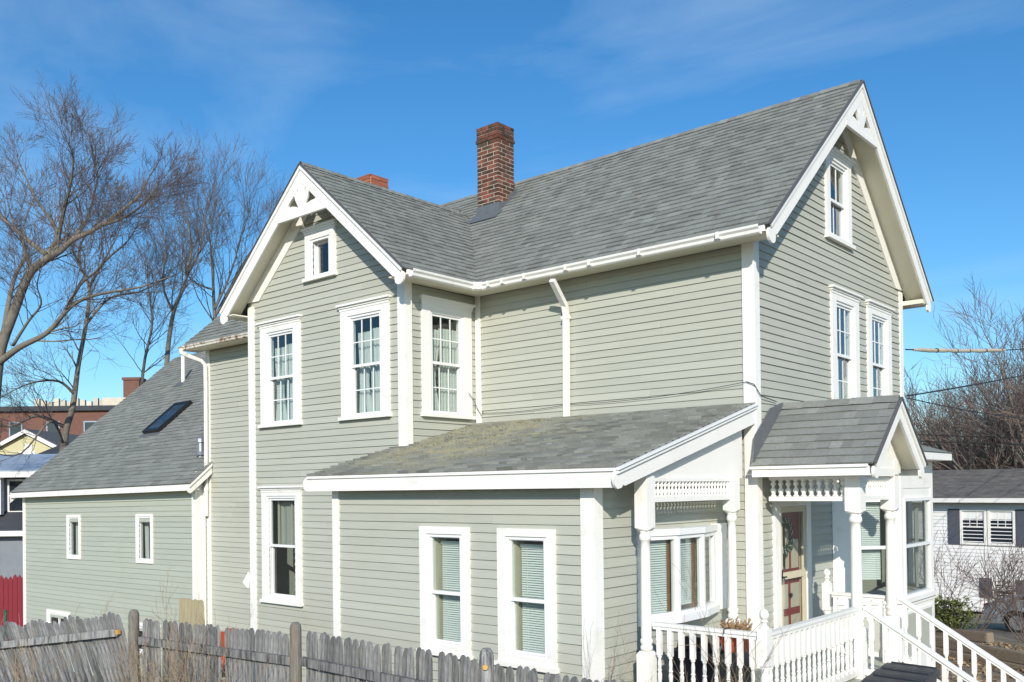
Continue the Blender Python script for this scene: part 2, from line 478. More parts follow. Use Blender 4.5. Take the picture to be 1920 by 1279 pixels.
PIECES = []          # (size in the picture, verts, faces, shade, wall, material)
def boards(F, wall, z0, z1, e, ext, holes=(), t=0.0205, m='siding', sheath=None):
    z = z0
    k = 0
    while z < z1 - 0.01:
        zt = min(z + e, z1)
        (b0, b1), (t0, t1) = ext(z), ext(zt)
        if b1 - b0 < 0.03: break
        segs = []
        cuts = sorted([h for h in holes if h[2] < zt and h[3] > z])
        cur0, cur0t = b0, t0
        for h in cuts:
            if h[0] > cur0 + 0.01: segs.append((cur0, min(h[0], b1), cur0t, min(h[0], max(t1, t0)), z, zt))
            if h[2] > z + 0.012: segs.append((max(h[0], b0), min(h[1], b1), max(h[0], b0), min(h[1], b1), z, h[2]))
            if h[3] < zt - 0.012: segs.append((max(h[0], b0), min(h[1], b1), max(h[0], b0), min(h[1], b1), h[3], zt))
            if h[1] > cur0: cur0 = cur0t = h[1]
        if cur0 < b1 - 0.01: segs.append((cur0, b1, cur0t, max(t1, cur0t), z, zt))
        cut = []
        for sg_ in segs:
            p, q, pt, qt, za, zb = sg_
            ln_ = q - p
            if ln_ > 2.4 and zb - za > 0.06:
                m_ = p + ln_ * random.uniform(0.22, 0.78)
                cut += [(p, m_ - 0.0012, pt, m_ - 0.0012, za, zb), (m_ + 0.0012, q, m_ + 0.0012, qt, za, zb)]
            else: cut.append(sg_)
        for (p, q, pt, qt, za, zb) in cut:
            if q - p < 0.012: continue
            j = random.uniform(-0.0026, 0.0026); j2 = random.uniform(-0.0026, 0.0026); tt = t * random.uniform(0.85, 1.15)
            lap = 0.006
            pts = [F(p, -0.022, za - lap + j), F(q, -0.022, za - lap + j2), F(q, -0.022 + tt, za - lap + j2), F(p, -0.022 + tt, za - lap + j),
                   F(pt, -0.022, zb), F(qt, -0.022, zb), F(qt, -0.018, zb), F(pt, -0.018, zb)]
            PIECES.append((px_area(pts), pts, [(3, 2, 1, 0), (4, 5, 6, 7), (0, 1, 5, 4), (1, 2, 6, 5), (2, 3, 7, 6), (3, 0, 4, 7)], random.random(), wall, m, (zb - za) > 0.03))
            if sheath is not None: sheath.add([F(p, -0.05, za), F(q, -0.05, za), F(qt, -0.05, zb), F(pt, -0.05, zb)], [(0, 1, 2, 3)])
        z += e; k += 1

# window openings: (a0, a1, z0, z1) glass edges for each wall
def opening(c, hw, zb, zt): return (c - hw, c + hw, zb, zt)
o_w1, o_w2, o_w3 = opening(-7.765, 0.365, 1.15, 2.70), opening(-5.612, 0.365, 1.15, 2.70), opening(-0.665, 0.355, 1.15, 2.70)
o_l1 = opening(-7.80, 0.36, -1.78, -0.09)
o_gw = opening(-6.68, 0.2, 3.46, 4.0)
o_f1, o_f2 = opening(2.955, 0.35, 1.15, 2.70), opening(4.40, 0.35, 1.15, 2.70)
o_at = opening(2.78, 0.30, 3.67, 4.70)
o_p1, o_p2 = opening(-2.60, 0.33, -1.85, -0.52), opening(-1.335, 0.33, -1.85, -0.52)
o_bow = opening(-0.97, 0.85, -1.46, -0.54)
o_door = (0.62, 1.40, -2.25, -0.28)
o_a1, o_a2 = opening(-18.41, 0.26, -1.63 + 0.06, -0.62), opening(-14.80, 0.26, -1.63 + 0.06, -0.62)
o_b1, o_b2 = opening(-19.35, 0.46, -3.62, -3.10), opening(-14.95, 0.40, -3.62, -3.10)

walls = {}
def wall(key, label=None): 
    return MB()
def corner_ext(a0, a1): return lambda z: (a0, a1)
def gable_ext(c, zap, mm, lo, hi, gap=0.10):
    def f(z):
        h = max((zap - gap - z) / mm, 0)
        return (max(lo, c - h), min(hi, c + h))
    return f
MM, MW = (ZAP - ZRE) / (YR + OS), (ZWR - ZRE) / (XE - XWR)

WALLDEF = [
 ('front', F_front, -2.30, ZAP - 0.1, 0.1015, gable_ext(YR, ZAP, MM, 0.02, W - 0.02), [o_f1, o_f2, o_at, o_door, (2.40, 5.3, -2.4, 0.38)], 'siding', 'gabled front wall with the porch and attic window'),
 ('main', F_main, -2.30, 3.03, 0.101, corner_ext(-X1 + 0.01, -0.02), [], 'siding', 'long plain side wall above the low roof'),
 ('west', F_main, -3.30, 3.03, 0.1035, corner_ext(-L_ + 0.02, -X2 - 0.0), [], 'siding', 'set-back wall between the wing and the addition'),
 ('wing', F_wing, -3.30, ZWR - 0.1, 0.1045, gable_ext(XWR, ZWR, MW, -X2 + 0.02, -X1 - 0.02), [o_w1, o_w2, o_gw, o_l1], 'siding', 'gabled wing wall with two curtained windows'),
 ('winge', F_winge, 0.5, 3.03, 0.1035, corner_ext(-B1 + 0.02, -0.01), [o_w3], 'siding', 'short side wall of the wing with one curtained window'),
 ('lean', F_lean, -3.1, 0.17, 0.1045, corner_ext(-LX3 + 0.02, -LX4 - 0.02), [o_p1, o_p2], 'siding', 'low side wall with two blind-covered windows'),
 ('leane', F_leane, -2.3, 0.62, 0.1045, lambda z: (max(-LC + 0.02, min(-0.1, (z - 0.10) / 0.27 - 3.06)), -0.01), [o_bow], 'siding', 'porch wall with the bow window'),
 ('add', F_add, -4.4, 0.12, 0.1185, corner_ext(-21.53 + 0.02, -L_ - 0.02), [o_a1, o_a2, o_b1, o_b2], 'siding_addition', 'vinyl clad addition wall with two narrow windows'),
 ('adde', F_adde, -4.4, 0.60, 0.1185, lambda z: (max(-0.27, min(-0.02, (z - 0.10) / 0.86 - 0.52)), -0.005), [], 'siding_addition', 'narrow end wall of the addition'),
]
for key, F, z0, z1, e, ext, holes, m, lab in WALLDEF:
    sb = MB()
    boards(F, key, z0, z1, e, ext, holes, m=m, sheath=sb)
    walls[key] = sb.build('wall', 'sheathing', house, label=lab)
# the sides nobody sees from here, so that the rooms stay dark
hb = MB()
hb.add([(-L_, W, -4), (0, W, -4), (0, W, ZRE + 0.2), (-L_, W, ZRE + 0.2)], [(0, 1, 2, 3)])
hb.add([(-L_, 0, -4), (-L_, W, -4), (-L_, W, ZRE + 0.2), (-L_, YR, ZAP - 0.1), (-L_, 0, ZRE + 0.2)], [(0, 1, 2, 3, 4)])
hb.add([(-X2, -B1, -4), (-X2, 0, -4), (-X2, 0, ZRE + 0.2), (-X2, -B1, ZRE + 0.2)], [(0, 1, 2, 3)])
hb.add([(-LX3, -LC, -4), (-LX3, -B1, -4), (-LX3, -B1, 0.5), (-LX3, -LC, 0.1)], [(0, 1, 2, 3)])
hb.add([(-21.53, -0.29, -5), (-21.53, 9.0, -5), (-21.53, 9.0, 0.2), (-21.53, 4.34, 4.1), (-21.53, -0.29, 0.1)], [(0, 1, 2, 3, 4)])
hb.add([(-L_, 9.0, -5), (-L_, 9.0, 0.2), (-L_, 4.34, 4.2), (-L_, 0, 0.4), (-L_, 0, -5)], [(0, 1, 2, 3, 4)])
hb.add([(-21.53, 9, -5), (-L_, 9, -5), (-L_, 9, 0.2), (-21.53, 9, 0.2)], [(0, 1, 2, 3)])
hb.build('wall', 'siding', house, label='plain rear walls')
fl = MB()
fl.box(-L_ + .1, -.1, .1, W - .1, 0.35, 0.5); fl.box(-X2 + .1, -X1 - .1, -B1 + .1, .1, 0.35, 0.5)
fl.box(-L_ + .1, -.1, .1, W - .1, -2.45, -2.28); fl.box(-X2 + .1, -X1 - .1, -B1 + .1, .1, -2.45, -2.28)
fl.box(-LX3 + .1, -LX4 - .1, -LC + .1, -.06, -2.45, -2.28)
fl.box(-L_ + .1, -.1, .1, W - .1, 2.95, 3.0)
fl.box(-X2 + .1, -X1 - .1, -B1 + .1, .1, 2.95, 3.0)
fl.box(-5.2, -5.1, .15, W - .15, -2.2, 2.9)
fl.box(-21.4, -L_ - .1, -.1, 8.9, -2.55, -2.4)
fl.build('interior_floor', 'room_dark', house)

# corner boards -------------------------------------------------
def corner(x, y, sx, sy, z0, z1, wa=0.15, wb=0.125, p=0.012, name='corner_board'):
    """outer corner at (x, y): sx, sy point outwards"""
    b = MB()
    xa, xb = sorted((x + sx * p, x - sx * wa)); ya, yb = sorted((y + sy * p, y - sy * 0.03))
    b.box(xa, xb, ya, yb, z0, z1)
    ya, yb = sorted((y - sy * 0.03, y - sy * wb)); xa, xb = sorted((x + sx * (p - 0.0005), x - sx * 0.03))
    b.box(xa, xb, ya, yb, z0, z1)
    return b.build(name, 'white_paint', house)
corner(0, 0, 1, -1, -2.3, 3.12, 0.155, 0.13)
corner(0, W, 1, 1, -2.3, 3.25, 0.15, 0.13)
corner(-X1, -B1, 1, -1, 0.5, 3.1, 0.15, 0.13)
corner(-X2, -B1, -1, -1, -3.3, 3.2, 0.16, 0.13)
corner(-L_, 0, -1, -1, -3.3, 3.12, 0.125, 0.1)
corner(-LX4, -LC, 1, -1, -3.1, 0.16, 0.165, 0.145)
corner(-LX3, -LC, -1, -1, -3.1, 0.16, 0.115, 0.1)
b = MB(); b.box(-X1 + 0.0, -X1 + 0.09, -0.03, 0.005, 0.95, 3.04); b.build('corner_board', 'white_paint', house)
b = MB(); b.fbox(F_add, -12.74, -12.608, -0.03, 0.012, -4.4, 0.12); b.box(-12.65, -12.6085, -0.261, -0.06, -4.4, 0.45); b.build('corner_board', 'white_paint', house)
b = MB(); b.fbox(F_add, -21.54, -21.40, -0.03, 0.012, -4.4, 0.12); b.build('corner_board', 'white_paint', house)

# roofs ----------------------------------------------------------
def roof_deck(name, polys, th=0.05, m='roof_edge'):
    b = MB()
    for P in polys:
        P = [Vector(p) for p in P]
        n = (P[1] - P[0]).cross(P[2] - P[0]).normalized()
        if n.z < 0: n = -n
        b.prism([p - n * 0.016 for p in P], -n * th)
    return b.build(name, m, house)
SHING = []
def shingles(P0, U, V, vmax, e, intervals, roof, m='shingle', wmin=0.07, wmax=0.25, th=0.014):
    P0, U, V = Vector(P0), Vector(U), Vector(V)
    N = U.normalized().cross(V).normalized()
    if N.z < 0: N = -N
    v = -0.02; r = 0
    while v < vmax - 0.02:
        vt = min(v + e + 0.03, vmax)
        for (u0, u1) in intervals(max(v, 0) + e * 0.5):
            u = u0 - random.uniform(0, wmin) * 0.0
            while u < u1 - 0.004:
                w = random.uniform(wmin, wmax)
                ue = min(u + w, u1)
                if u1 - ue < 0.06: ue = u1
                t = th * random.choice((0.55, 0.6, 1.0, 1.05, 1.3))
                lo = v + random.uniform(-0.004, 0.004)
                pts = [P0 + U * u + V * lo + N * -0.014, P0 + U * ue + V * lo + N * -0.014, P0 + U * ue + V * vt + N * -0.014, P0 + U * u + V * vt + N * -0.014,
                       P0 + U * u + V * lo + N * t, P0 + U * ue + V * lo + N * t, P0 + U * ue + V * vt + N * -0.008, P0 + U * u + V * vt + N * -0.008]
                f = [(4, 5, 6, 7), (0, 1, 5, 4), (1, 2, 6, 5), (3, 0, 4, 7)]
                SHING.append((px_area(pts), pts, f, min(max(random.gauss(0.5, 0.24), 0), 1), roof, m, True))
                u = ue
        v += e; r += 1
th_m = math.atan(MM); th_w = math.atan(MW)
def ridge_caps(p, q, n1, n2, roof, m='shingle', step=0.15, w=0.13):
    p, q = Vector(p), Vector(q); d = (q - p).normalized(); Ln = (q - p).length
    k = 0
    while k * step < Ln:
        a = p + d * (k * step - 0.01); c = p + d * min(k * step + step + 0.015, Ln)
        up = Vector((0, 0, 1))
        lift0, lift1 = up * 0.022, up * 0.012
        A, B = Vector(n1) * w, Vector(n2) * w
        pts = [a + A + lift0, a + lift0 + up * 0.004, a + B + lift0, c + A + lift1, c + lift1 + up * 0.004, c + B + lift1,
               a + A, a + B]
        f = [(0, 1, 4, 3), (1, 2, 5, 4), (6, 0, 1), (1, 2, 7)]
        SHING.append((px_area(pts), pts, f, random.random(), roof, m, True))
        k += 1
XL = -L_ - 0.35
r_main = roof_deck('roof', [[(XL, -OS, ZRE), (OE, -OS, ZRE), (OE, YR, ZAP), (XL, YR, ZAP)], [(XL, W + OS, ZRE), (OE, W + OS, ZRE), (OE, YR, ZAP), (XL, YR, ZAP)]])
r_main['label'] = 'main grey shingle roof'
r_wing = roof_deck('roof', [[(XE, YWF, ZRE), (XE, -OS + 0.03, ZRE), (XWR, 2.0, ZWR), (XWR, YWF, ZWR)], [(XW, YWF, ZRE), (XW, -OS + 0.03, ZRE), (XWR, 2.0, ZWR), (XWR, YWF, ZWR)]])
r_wing['label'] = 'cross gable roof of the wing'
r_lean = roof_deck('roof', [[(-X1 - 0.27, -3.06, 0.222), (0.005, -3.06, 0.222), (0.005, -0.004, 1.047), (-X1 + 0.004, -0.004, 1.047), (-X1 + 0.004, -B1 - 0.004, 0.638), (-X1 - 0.27, -B1 - 0.004, 0.638)]])
r_lean['label'] = 'low pent roof littered with straw coloured moss'
def main_iv(v):
    y = -OS + v * math.cos(th_m)
    if y < 1.95:
        d = (y + OS) * 1.0102
        return [(XL, XW + d + 0.04), (XE - d - 0.04, OE)]
    return [(XL, OE)]
Lm = (YR + OS) / math.cos(th_m)
shingles((0, -OS, ZRE), (1, 0, 0), (0, math.cos(th_m), math.sin(th_m)), Lm, 0.14, main_iv, 'main')
def wing_iv(v):
    x = XE - v * math.cos(th_w)
    return [(0, (-OS + (XE - x) / 1.0102) - YWF + 0.04)]
shingles((XE, YWF, ZRE), (0, 1, 0), (-math.cos(th_w), 0, math.sin(th_w)), (XE - XWR) / math.cos(th_w), 0.14, wing_iv, 'wing')
ml = (1.047 - 0.222) / 3.056; tl = math.atan(ml)
def lean_iv(v):
    y = -3.06 + v * math.cos(tl)
    return [(-X1 - 0.27 if y < -B1 else -X1 - 0.0, 0.008)]
shingles((0, -3.06, 0.222), (1, 0, 0), (0, math.cos(tl), math.sin(tl)), 3.056 / math.cos(tl), 0.138, lean_iv, 'lean', 'shingle_mossy', th=0.019)
ridge_caps((XL, YR, ZAP), (OE, YR, ZAP), (0, -math.cos(th_m), -math.sin(th_m)), (0, math.cos(th_m), -math.sin(th_m)), 'main')
ridge_caps((XWR, YWF, ZWR), (XWR, 1.9, ZWR), (math.cos(th_w), 0, -math.sin(th_w)), (-math.cos(th_w), 0, -math.sin(th_w)), 'wing')
# addition roof
AE, AZ = -0.52, 0.21
ax0, ax1 = -21.75, -12.42
def az(x, y): return AZ + (y - AE) * 0.86 + SH * (x + 12.6)
r_add = roof_deck('roof', [[(ax0, AE, az(ax0, AE)), (ax1, AE, az(ax1, AE)), (ax1, -0.005, az(ax1, 0)), (-L_ - 0.003, -0.005, az(-L_, 0)), (-L_ - 0.003, 4.34, az(-L_, 4.34)), (ax0, 4.34, az(ax0, 4.34))],
                            [(ax0, 9.2, az(ax0, AE)), (-L_, 9.2, az(ax1, AE)), (-L_, 4.34, az(-L_, 4.34)), (ax0, 4.34, az(ax0, 4.34))]])
r_add['label'] = 'large grey roof plane of the addition'
ta = math.atan(0.86)
def add_iv(v):
    y = AE + v * math.cos(ta)
    return [(ax0, ax1 if y < -0.02 else -L_ - 0.004)]
shingles((0, AE, AZ + SH * 12.6), (1, 0, SH), (0, math.cos(ta), math.sin(ta)), 4.86 / math.cos(ta), 0.14, add_iv, 'add', wmin=0.15, wmax=0.4)
ROOFS = {'main': r_main, 'wing': r_wing, 'lean': r_lean, 'add': r_add}

# skylight, pipes
def add_pt(x, y, h=0.0):
    n = Vector((-SH, -0.86, 1)).normalized()
    return Vector((x, y, az(x, y))) + n * h
def add_patch(name, x0, x1, y0, y1, h0, h1, m, parent):
    b = MB(); b.hexa([add_pt(x0, y0, h0), add_pt(x1, y0, h0), add_pt(x1, y1, h0), add_pt(x0, y1, h0), add_pt(x0, y0, h1), add_pt(x1, y0, h1), add_pt(x1, y1, h1), add_pt(x0, y1, h1)])
    return b.build(name, m, parent)
sk = MB()
for (x0, x1, y0, y1) in ((-17.42, -16.63, 1.07, 1.14), (-17.42, -16.63, 1.93, 2.0), (-17.42, -17.35, 1.14, 1.93), (-16.70, -16.63, 1.14, 1.93)):
    sk.hexa([add_pt(x0, y0, 0), add_pt(x1, y0, 0), add_pt(x1, y1, 0), add_pt(x0, y1, 0), add_pt(x0, y0, 0.1), add_pt(x1, y0, 0.1), add_pt(x1, y1, 0.1), add_pt(x0, y1, 0.1)])
sko = sk.build('skylight', 'metal_dark', house)
add_patch('pane', -17.35, -16.70, 1.14, 1.93, 0.03, 0.08, 'sky_glass', sko)
add_patch('flashing', -17.5, -16.55, 0.98, 1.07, 0.0, 0.018, 'lead', sko)
b = MB(); b.tube([(-18.88, 3.0, az(-18.88, 3.0) - 0.05), (-18.88, 3.0, 3.88)], 0.055, 10); vp = b.build('vent_pipe', 'white_paint', house, smooth=False)
add_patch('flashing', -19.1, -18.66, 2.82, 3.12, 0.0, 0.018, 'lead', vp)
b = MB(); zb = az(-13.17, 0.18); b.tube([(-13.17, 0.18, zb - 0.05), (-13.17, 0.18, 1.16)], 0.07, 10); b.tube([(-13.17, 0.18, 1.10), (-13.17, 0.18, 1.18), (-13.17, 0.18, 1.24)], [0.11, 0.11, 0.04], 10); b.tube([(-13.17, 0.18, zb + .02), (-13.17, 0.18, zb + .1)], [0.14, 0.08], 10)
b.build('vent_pipe', 'metal_grey', house)

# trim -----------------------------------------------------------
def outline_plate(name, outer, holes, F, n0, n1, m, parent):
    """flat board with cut-outs"""
    cu = bpy.data.curves.new(name, 'CURVE'); cu.dimensions = '2D'; cu.fill_mode = 'BOTH'
    for pts in [outer] + list(holes):
        sp = cu.splines.new('POLY'); sp.points.add(len(pts) - 1)
        for p, q in zip(sp.points, pts): p.co = (q[0], q[1], 0, 1)
        sp.use_cyclic_u = True
    cu.extrude = (n1 - n0) / 2
    ob = bpy.data.objects.new(name, cu); COL.objects.link(ob)
    me = bpy.data.meshes.new_from_object(ob.evaluated_get(bpy.context.evaluated_depsgraph_get()))
    bpy.data.objects.remove(ob); bpy.data.curves.remove(cu)
    nm = (n0 + n1) / 2
    for v in me.vertices: v.co = F(v.co.x, nm + v.co.z, v.co.y)
    me.materials.clear(); me.materials.append(MATS[m])
    me.name = name
    return place(name, me, parent)

def gable_trim(F, c, zap, w, ze, n_out, p1=0.235, zc=None, soffit=True, frieze=True, tailr=0.105, n_in=0.0, holes=True):
    t = math.atan((zap - ze) / w); Ls = w / math.cos(t)
    def pt(s, d, p): return (c + s * (d * math.cos(t) - p * math.sin(t)), zap - d * math.sin(t) - p * math.cos(t))
    p0 = 0.05
    for s in (-1, 1):
        out = [pt(s, p0 * math.tan(t), p0), pt(s, Ls - 0.03, p0)]
        pc = (p0 + p1) / 2 + 0.03
        for k in range(9):
            a = R(-80 + 175 * k / 8)
            out.append(pt(s, Ls - 0.0 + tailr * math.cos(a) - 0.02, pc + tailr * math.sin(a)))
        out += [pt(s, Ls - 0.075, p1 + 0.01), pt(s, Ls - 0.095, p1 - 0.02), pt(s, Ls - 0.13, p1), pt(s, p1 * math.tan(t), p1)]
        b = MB(); b.prism([F(a, n_out - 0.032, z) for a, z in out], F(0, 0.032, 0) - F(0, 0, 0)); bo = b.build('bargeboard', 'white_paint', house)
        q = [pt(s, 0.03 * math.tan(t), 0.028), pt(s, Ls - 0.02, 0.028), pt(s, Ls - 0.02, 0.078), pt(s, 0.078 * math.tan(t), 0.078)]
        b = MB(); b.prism([F(a, n_out + 0.0015, z) for a, z in q], F(0, 0.022, 0) - F(0, 0, 0)); b.build('rake_moulding', 'white_paint', bo)
        q = [pt(s, 0.006 * math.tan(t), 0.006), pt(s, Ls + 0.01, 0.006), pt(s, Ls + 0.01, 0.022), pt(s, 0.022 * math.tan(t), 0.022)]
        b = MB(); b.prism([F(a, n_out - 0.01, z) for a, z in q], F(0, 0.05, 0) - F(0, 0, 0)); b.build('drip_edge', 'roof_edge', bo)
        if soffit:
            q = [pt(s, 0.09 * math.tan(t), 0.09), pt(s, Ls - 0.02, 0.09), pt(s, Ls - 0.02, 0.107), pt(s, 0.107 * math.tan(t), 0.107)]
            b = MB(); b.prism([F(a, n_in + 0.003, z) for a, z in q], F(0, n_out - n_in - 0.037, 0) - F(0, 0, 0)); b.build('soffit', 'soffit_cream', house)
        if frieze:
            q = [pt(s, 0.11 * math.tan(t), 0.11), pt(s, Ls - 0.50 * OS / math.cos(t) - 0.12, 0.11), pt(s, Ls - 0.5 * OS / math.cos(t) - 0.38, 0.35), pt(s, 0.35 * math.tan(t), 0.35)]
            b = MB(); b.prism([F(a, n_in - 0.02, z) for a, z in q], F(0, 0.036, 0) - F(0, 0, 0)); b.build('rake_frieze', 'white_paint', house)
    if zc is not None:
        zt = zap - 0.085
        h = (zt - zc) / math.tan(t)
        outer = [(c, zt), (c - h, zc), (c + h, zc)]
        H = []
        if holes:
            for s in (-1, 1):
                H.append([(c + s * x, zc + z) for x, z in ((0.19, 0.345), (0.27, 0.285), (0.355, 0.225), (0.34, 0.19), (0.24, 0.185), (0.15, 0.165), (0.085, 0.13), (0.12, 0.20), (0.165, 0.27))])
                H.append([(c + s * x, zc + z) for x, z in ((0.103, 0.435), (0.085, 0.40), (0.052, 0.30), (0.075, 0.305), (0.105, 0.38))])
        og = outline_plate('gable_ornament', outer, H, F, n_out - 0.030, n_out - 0.006, 'white_paint', house)
        hi = (zap - p1 / math.cos(t) - zc) / math.tan(t) + 0.03
        b = MB(); b.fbox(F, c - hi, c + hi, n_out - 0.036, n_out + 0.008, zc - 0.012, zc + 0.04); b.build('collar_moulding', 'white_paint', og)
gable_trim(F_front, YR, ZAP, YR + OS, ZRE, OE, zc=5.045)
gable_trim(F_wing, XWR, ZWR, XE - XWR, ZRE, -YWF - B1, zc=4.335)

# eaves: soffit, frieze, gutter
def gutter(name, p, q, inner, m='white_paint', r=0.062):
    """half round trough from p to q; inner points to the wall"""
    p, q, inn = Vector(p), Vector(q), Vector(inner)
    b = MB(); up = Vector((0, 0, 1)); o = -inn; k = r / 0.062
    P = [(0, 0.008), (0, -0.09), (0.062, -0.094), (0.078, -0.08), (0.084, -0.045), (0.108, -0.02), (0.112, 0.008), (0.10, 0.008), (0.098, -0.012), (0.012, -0.07), (0.010, 0.008)]
    b.prism([p + o * x * k + up * z * k for x, z in P], q - p)
    return b.build(name, m, house)
b = MB(); b.box(-X1 + 0.02, OE - 0.035, -OS - 0.005, -0.0, 3.03, 3.05); b.build('soffit', 'soffit_cream', house)
b = MB(); b.box(XW + 0.1, XL, -OS, -0.0, 3.03, 3.05); b.build('soffit', 'soffit_cream', house)
b = MB(); b.box(-X1 + 0.02, OE - 0.035, W, W + OS, 3.03, 3.05); b.box(0.003, OE - 0.035, W + 0.0, W + OS - 0.01, 3.05, 3.10); b.build('soffit', 'soffit_cream', house)
b = MB(); b.box(-X1, -X1 + 0.37, YWF + 0.035, -OS + 0.0, 3.032, 3.052); b.build('soffit', 'soffit_cream', house)
b = MB(); b.box(-X2 - 0.37, -X2, YWF + 0.035, -0.002, 3.032, 3.052); b.build('soffit', 'soffit_cream', house)
b = MB(); b.box(-X1 + 0.3, OE - 0.04, -OS - 0.012, -OS + 0.012, 3.03, 3.10); fa = b.build('fascia', 'white_paint', house)
b = MB(); b.box(XE - 0.012, XE + 0.012, YWF + 0.04, -OS - 0.013, 3.03, 3.10); b.build('fascia', 'white_paint', house)
b = MB(); b.box(XL, XW + 0.3, -OS - 0.012, -OS + 0.012, 3.03, 3.10); b.build('fascia', 'rust', house)
gut = gutter('gutter', (XE + 0.14, -OS - 0.013, 3.088), (OE - 0.07, -OS - 0.013, 3.088), (0, 1, 0))
gutter('gutter', (XE + 0.013, YWF + 0.06, 3.088), (XE + 0.013, -OS - 0.14, 3.088), (-1, 0, 0))
b = MB(); b.tube([(XE + 0.075, -OS - 0.18, 3.05), (XE + 0.11, -OS - 0.11, 3.05), (XE + 0.18, -OS - 0.075, 3.05)], 0.068, 8); b.build('gutter', 'white_paint', house, label='corner piece of the gutter')
gutter('gutter', (XL + 0.02, -OS - 0.013, 3.095), (XW + 0.32, -OS - 0.013, 3.095), (0, 1, 0), m='rust', r=0.05)
for x in (-4.0, -3.72, -3.30, -2.55, -2.15, -1.35, -0.22):
    b = MB(); b.box(x - 0.022, x + 0.022, -OS - 0.145, -OS - 0.01, 3.012, 3.022); b.box(x - 0.022, x + 0.022, -OS - 0.148, -OS - 0.140, 3.012, 3.095); b.box(x - 0.03, x + 0.06, -OS - 0.06, -OS - 0.03, 2.995, 3.018)
    b.build('gutter_bracket', 'worn_white', gut)
# downspouts
b = MB()
pts = [(-2.83, -0.45, 3.03), (-2.83, -0.45, 2.93), (-2.88, -0.10, 2.63), (-2.885, -0.065, 2.52), (-2.90, -0.065, 1.03)]
def square_pipe(b, pts, w=0.085, h=0.06):
    for p, q in zip(pts, pts[1:]): b.bar(p, q, w, h, up=(0, -1, 0.001) if abs(Vector(q).z - Vector(p).z) > 0.2 else (0, 0, 1))
square_pipe(b, pts)
b.box(-2.955, -2.835, -0.1, -0.02, 2.44, 2.48)
b.build('downspout', 'white_paint', house)
b = MB()
b.tube([(-12.85, -0.45, 3.06), (-12.85, -0.44, 2.97), (-12.75, -0.33, 2.90), (-12.58, -0.13, 2.80), (-12.535, -0.075, 2.70), (-12.535, -0.07, 2.2), (-12.55, -0.07, -0.50)], [0.06, 0.05, 0.045, 0.045, 0.045, 0.045, 0.045], 8)
b.tube([(-12.55, -0.07, 0.04), (-12.55, -0.07, 0.12)], 0.056, 8)
b.build('downspout', 'worn_white', house, label='old peeling downspout')
# low roof fascia, barge, scrolls
b = MB(); b.box(-X1 - 0.30, -0.03, -3.052, -3.022, 0.0, 0.185); lf = b.build('fascia', 'white_paint', house)
b = MB()
sc_pts = []
for k in range(13):
    a = R(90 + 180 * k / 12); sc_pts.append((-X1 - 0.30 + 0.095 * math.cos(a), -3.05, 0.0925 + 0.0925 * math.sin(a)))
b.prism(sc_pts, (0, 0.027, 0)); b.build('scroll_end', 'white_paint', lf)
b = MB(); b.box(-X1 - 0.285, 0.0, -3.072, -3.0525, 0.165, 0.2); b.build('drip_moulding', 'white_paint', lf)
b = MB(); b.box(-X1 - 0.25, -0.04, -3.02, -LC + 0.0, 0.15, 0.165); b.build('soffit', 'soffit_cream', house)
def lz(y): return 0.222 + (y + 3.06) * ml
out = []
for k in range(10):
    a = R(100 + 150 * k / 9)
    out.append((-3.0 + 0.105 * math.cos(a), 0.085 + 0.105 * math.sin(a)))
out = [(-0.002, lz(0) - 0.055), (-3.03, lz(-3.03) - 0.055)] + out + [(-2.965, 0.0), (-2.945, 0.03), (-2.91, lz(-2.91) - 0.245), (-0.002, lz(0) - 0.27)]
b = MB(); b.prism([(-0.028, y, z) for y, z in out], (0.028, 0, 0)); lb = b.build('bargeboard', 'white_paint', house)
b = MB(); b.prism([(0.0015, y, z) for y, z in ((-0.002, lz(0) - 0.02), (-3.07, lz(-3.07) - 0.02), (-3.07, lz(-3.07) - 0.045), (-0.002, lz(0) - 0.045))], (0.045, 0, 0)); b.build('rake_moulding', 'vinyl', lb)
b = MB(); b.prism([(0.0016, y, z) for y, z in ((-0.002, lz(0) - 0.055), (-3.06, lz(-3.06) - 0.055), (-3.06, lz(-3.06) - 0.085), (-0.002, lz(0) - 0.085))], (0.025, 0, 0)); b.build('rake_moulding', 'white_paint', lb)
b = MB(); b.prism([(-0.135, y, z) for y, z in ((-0.145, lz(-0.15) - 0.2), (-0.145, 0.1), (-2.43, 0.1), (-2.55, lz(-2.5) - 0.2))], (0.016, 0, 0)); b.build('pediment_panel', 'white_paint', house)
b = MB(); b.prism([(-0.40, y, z) for y, z in ((-0.02, lz(0) - 0.09), (-3.02, lz(-3.02) - 0.09), (-3.02, lz(-3.02) - 0.105), (-0.02, lz(0) - 0.105))], (0.37, 0, 0)); b.build('soffit', 'soffit_cream', house)
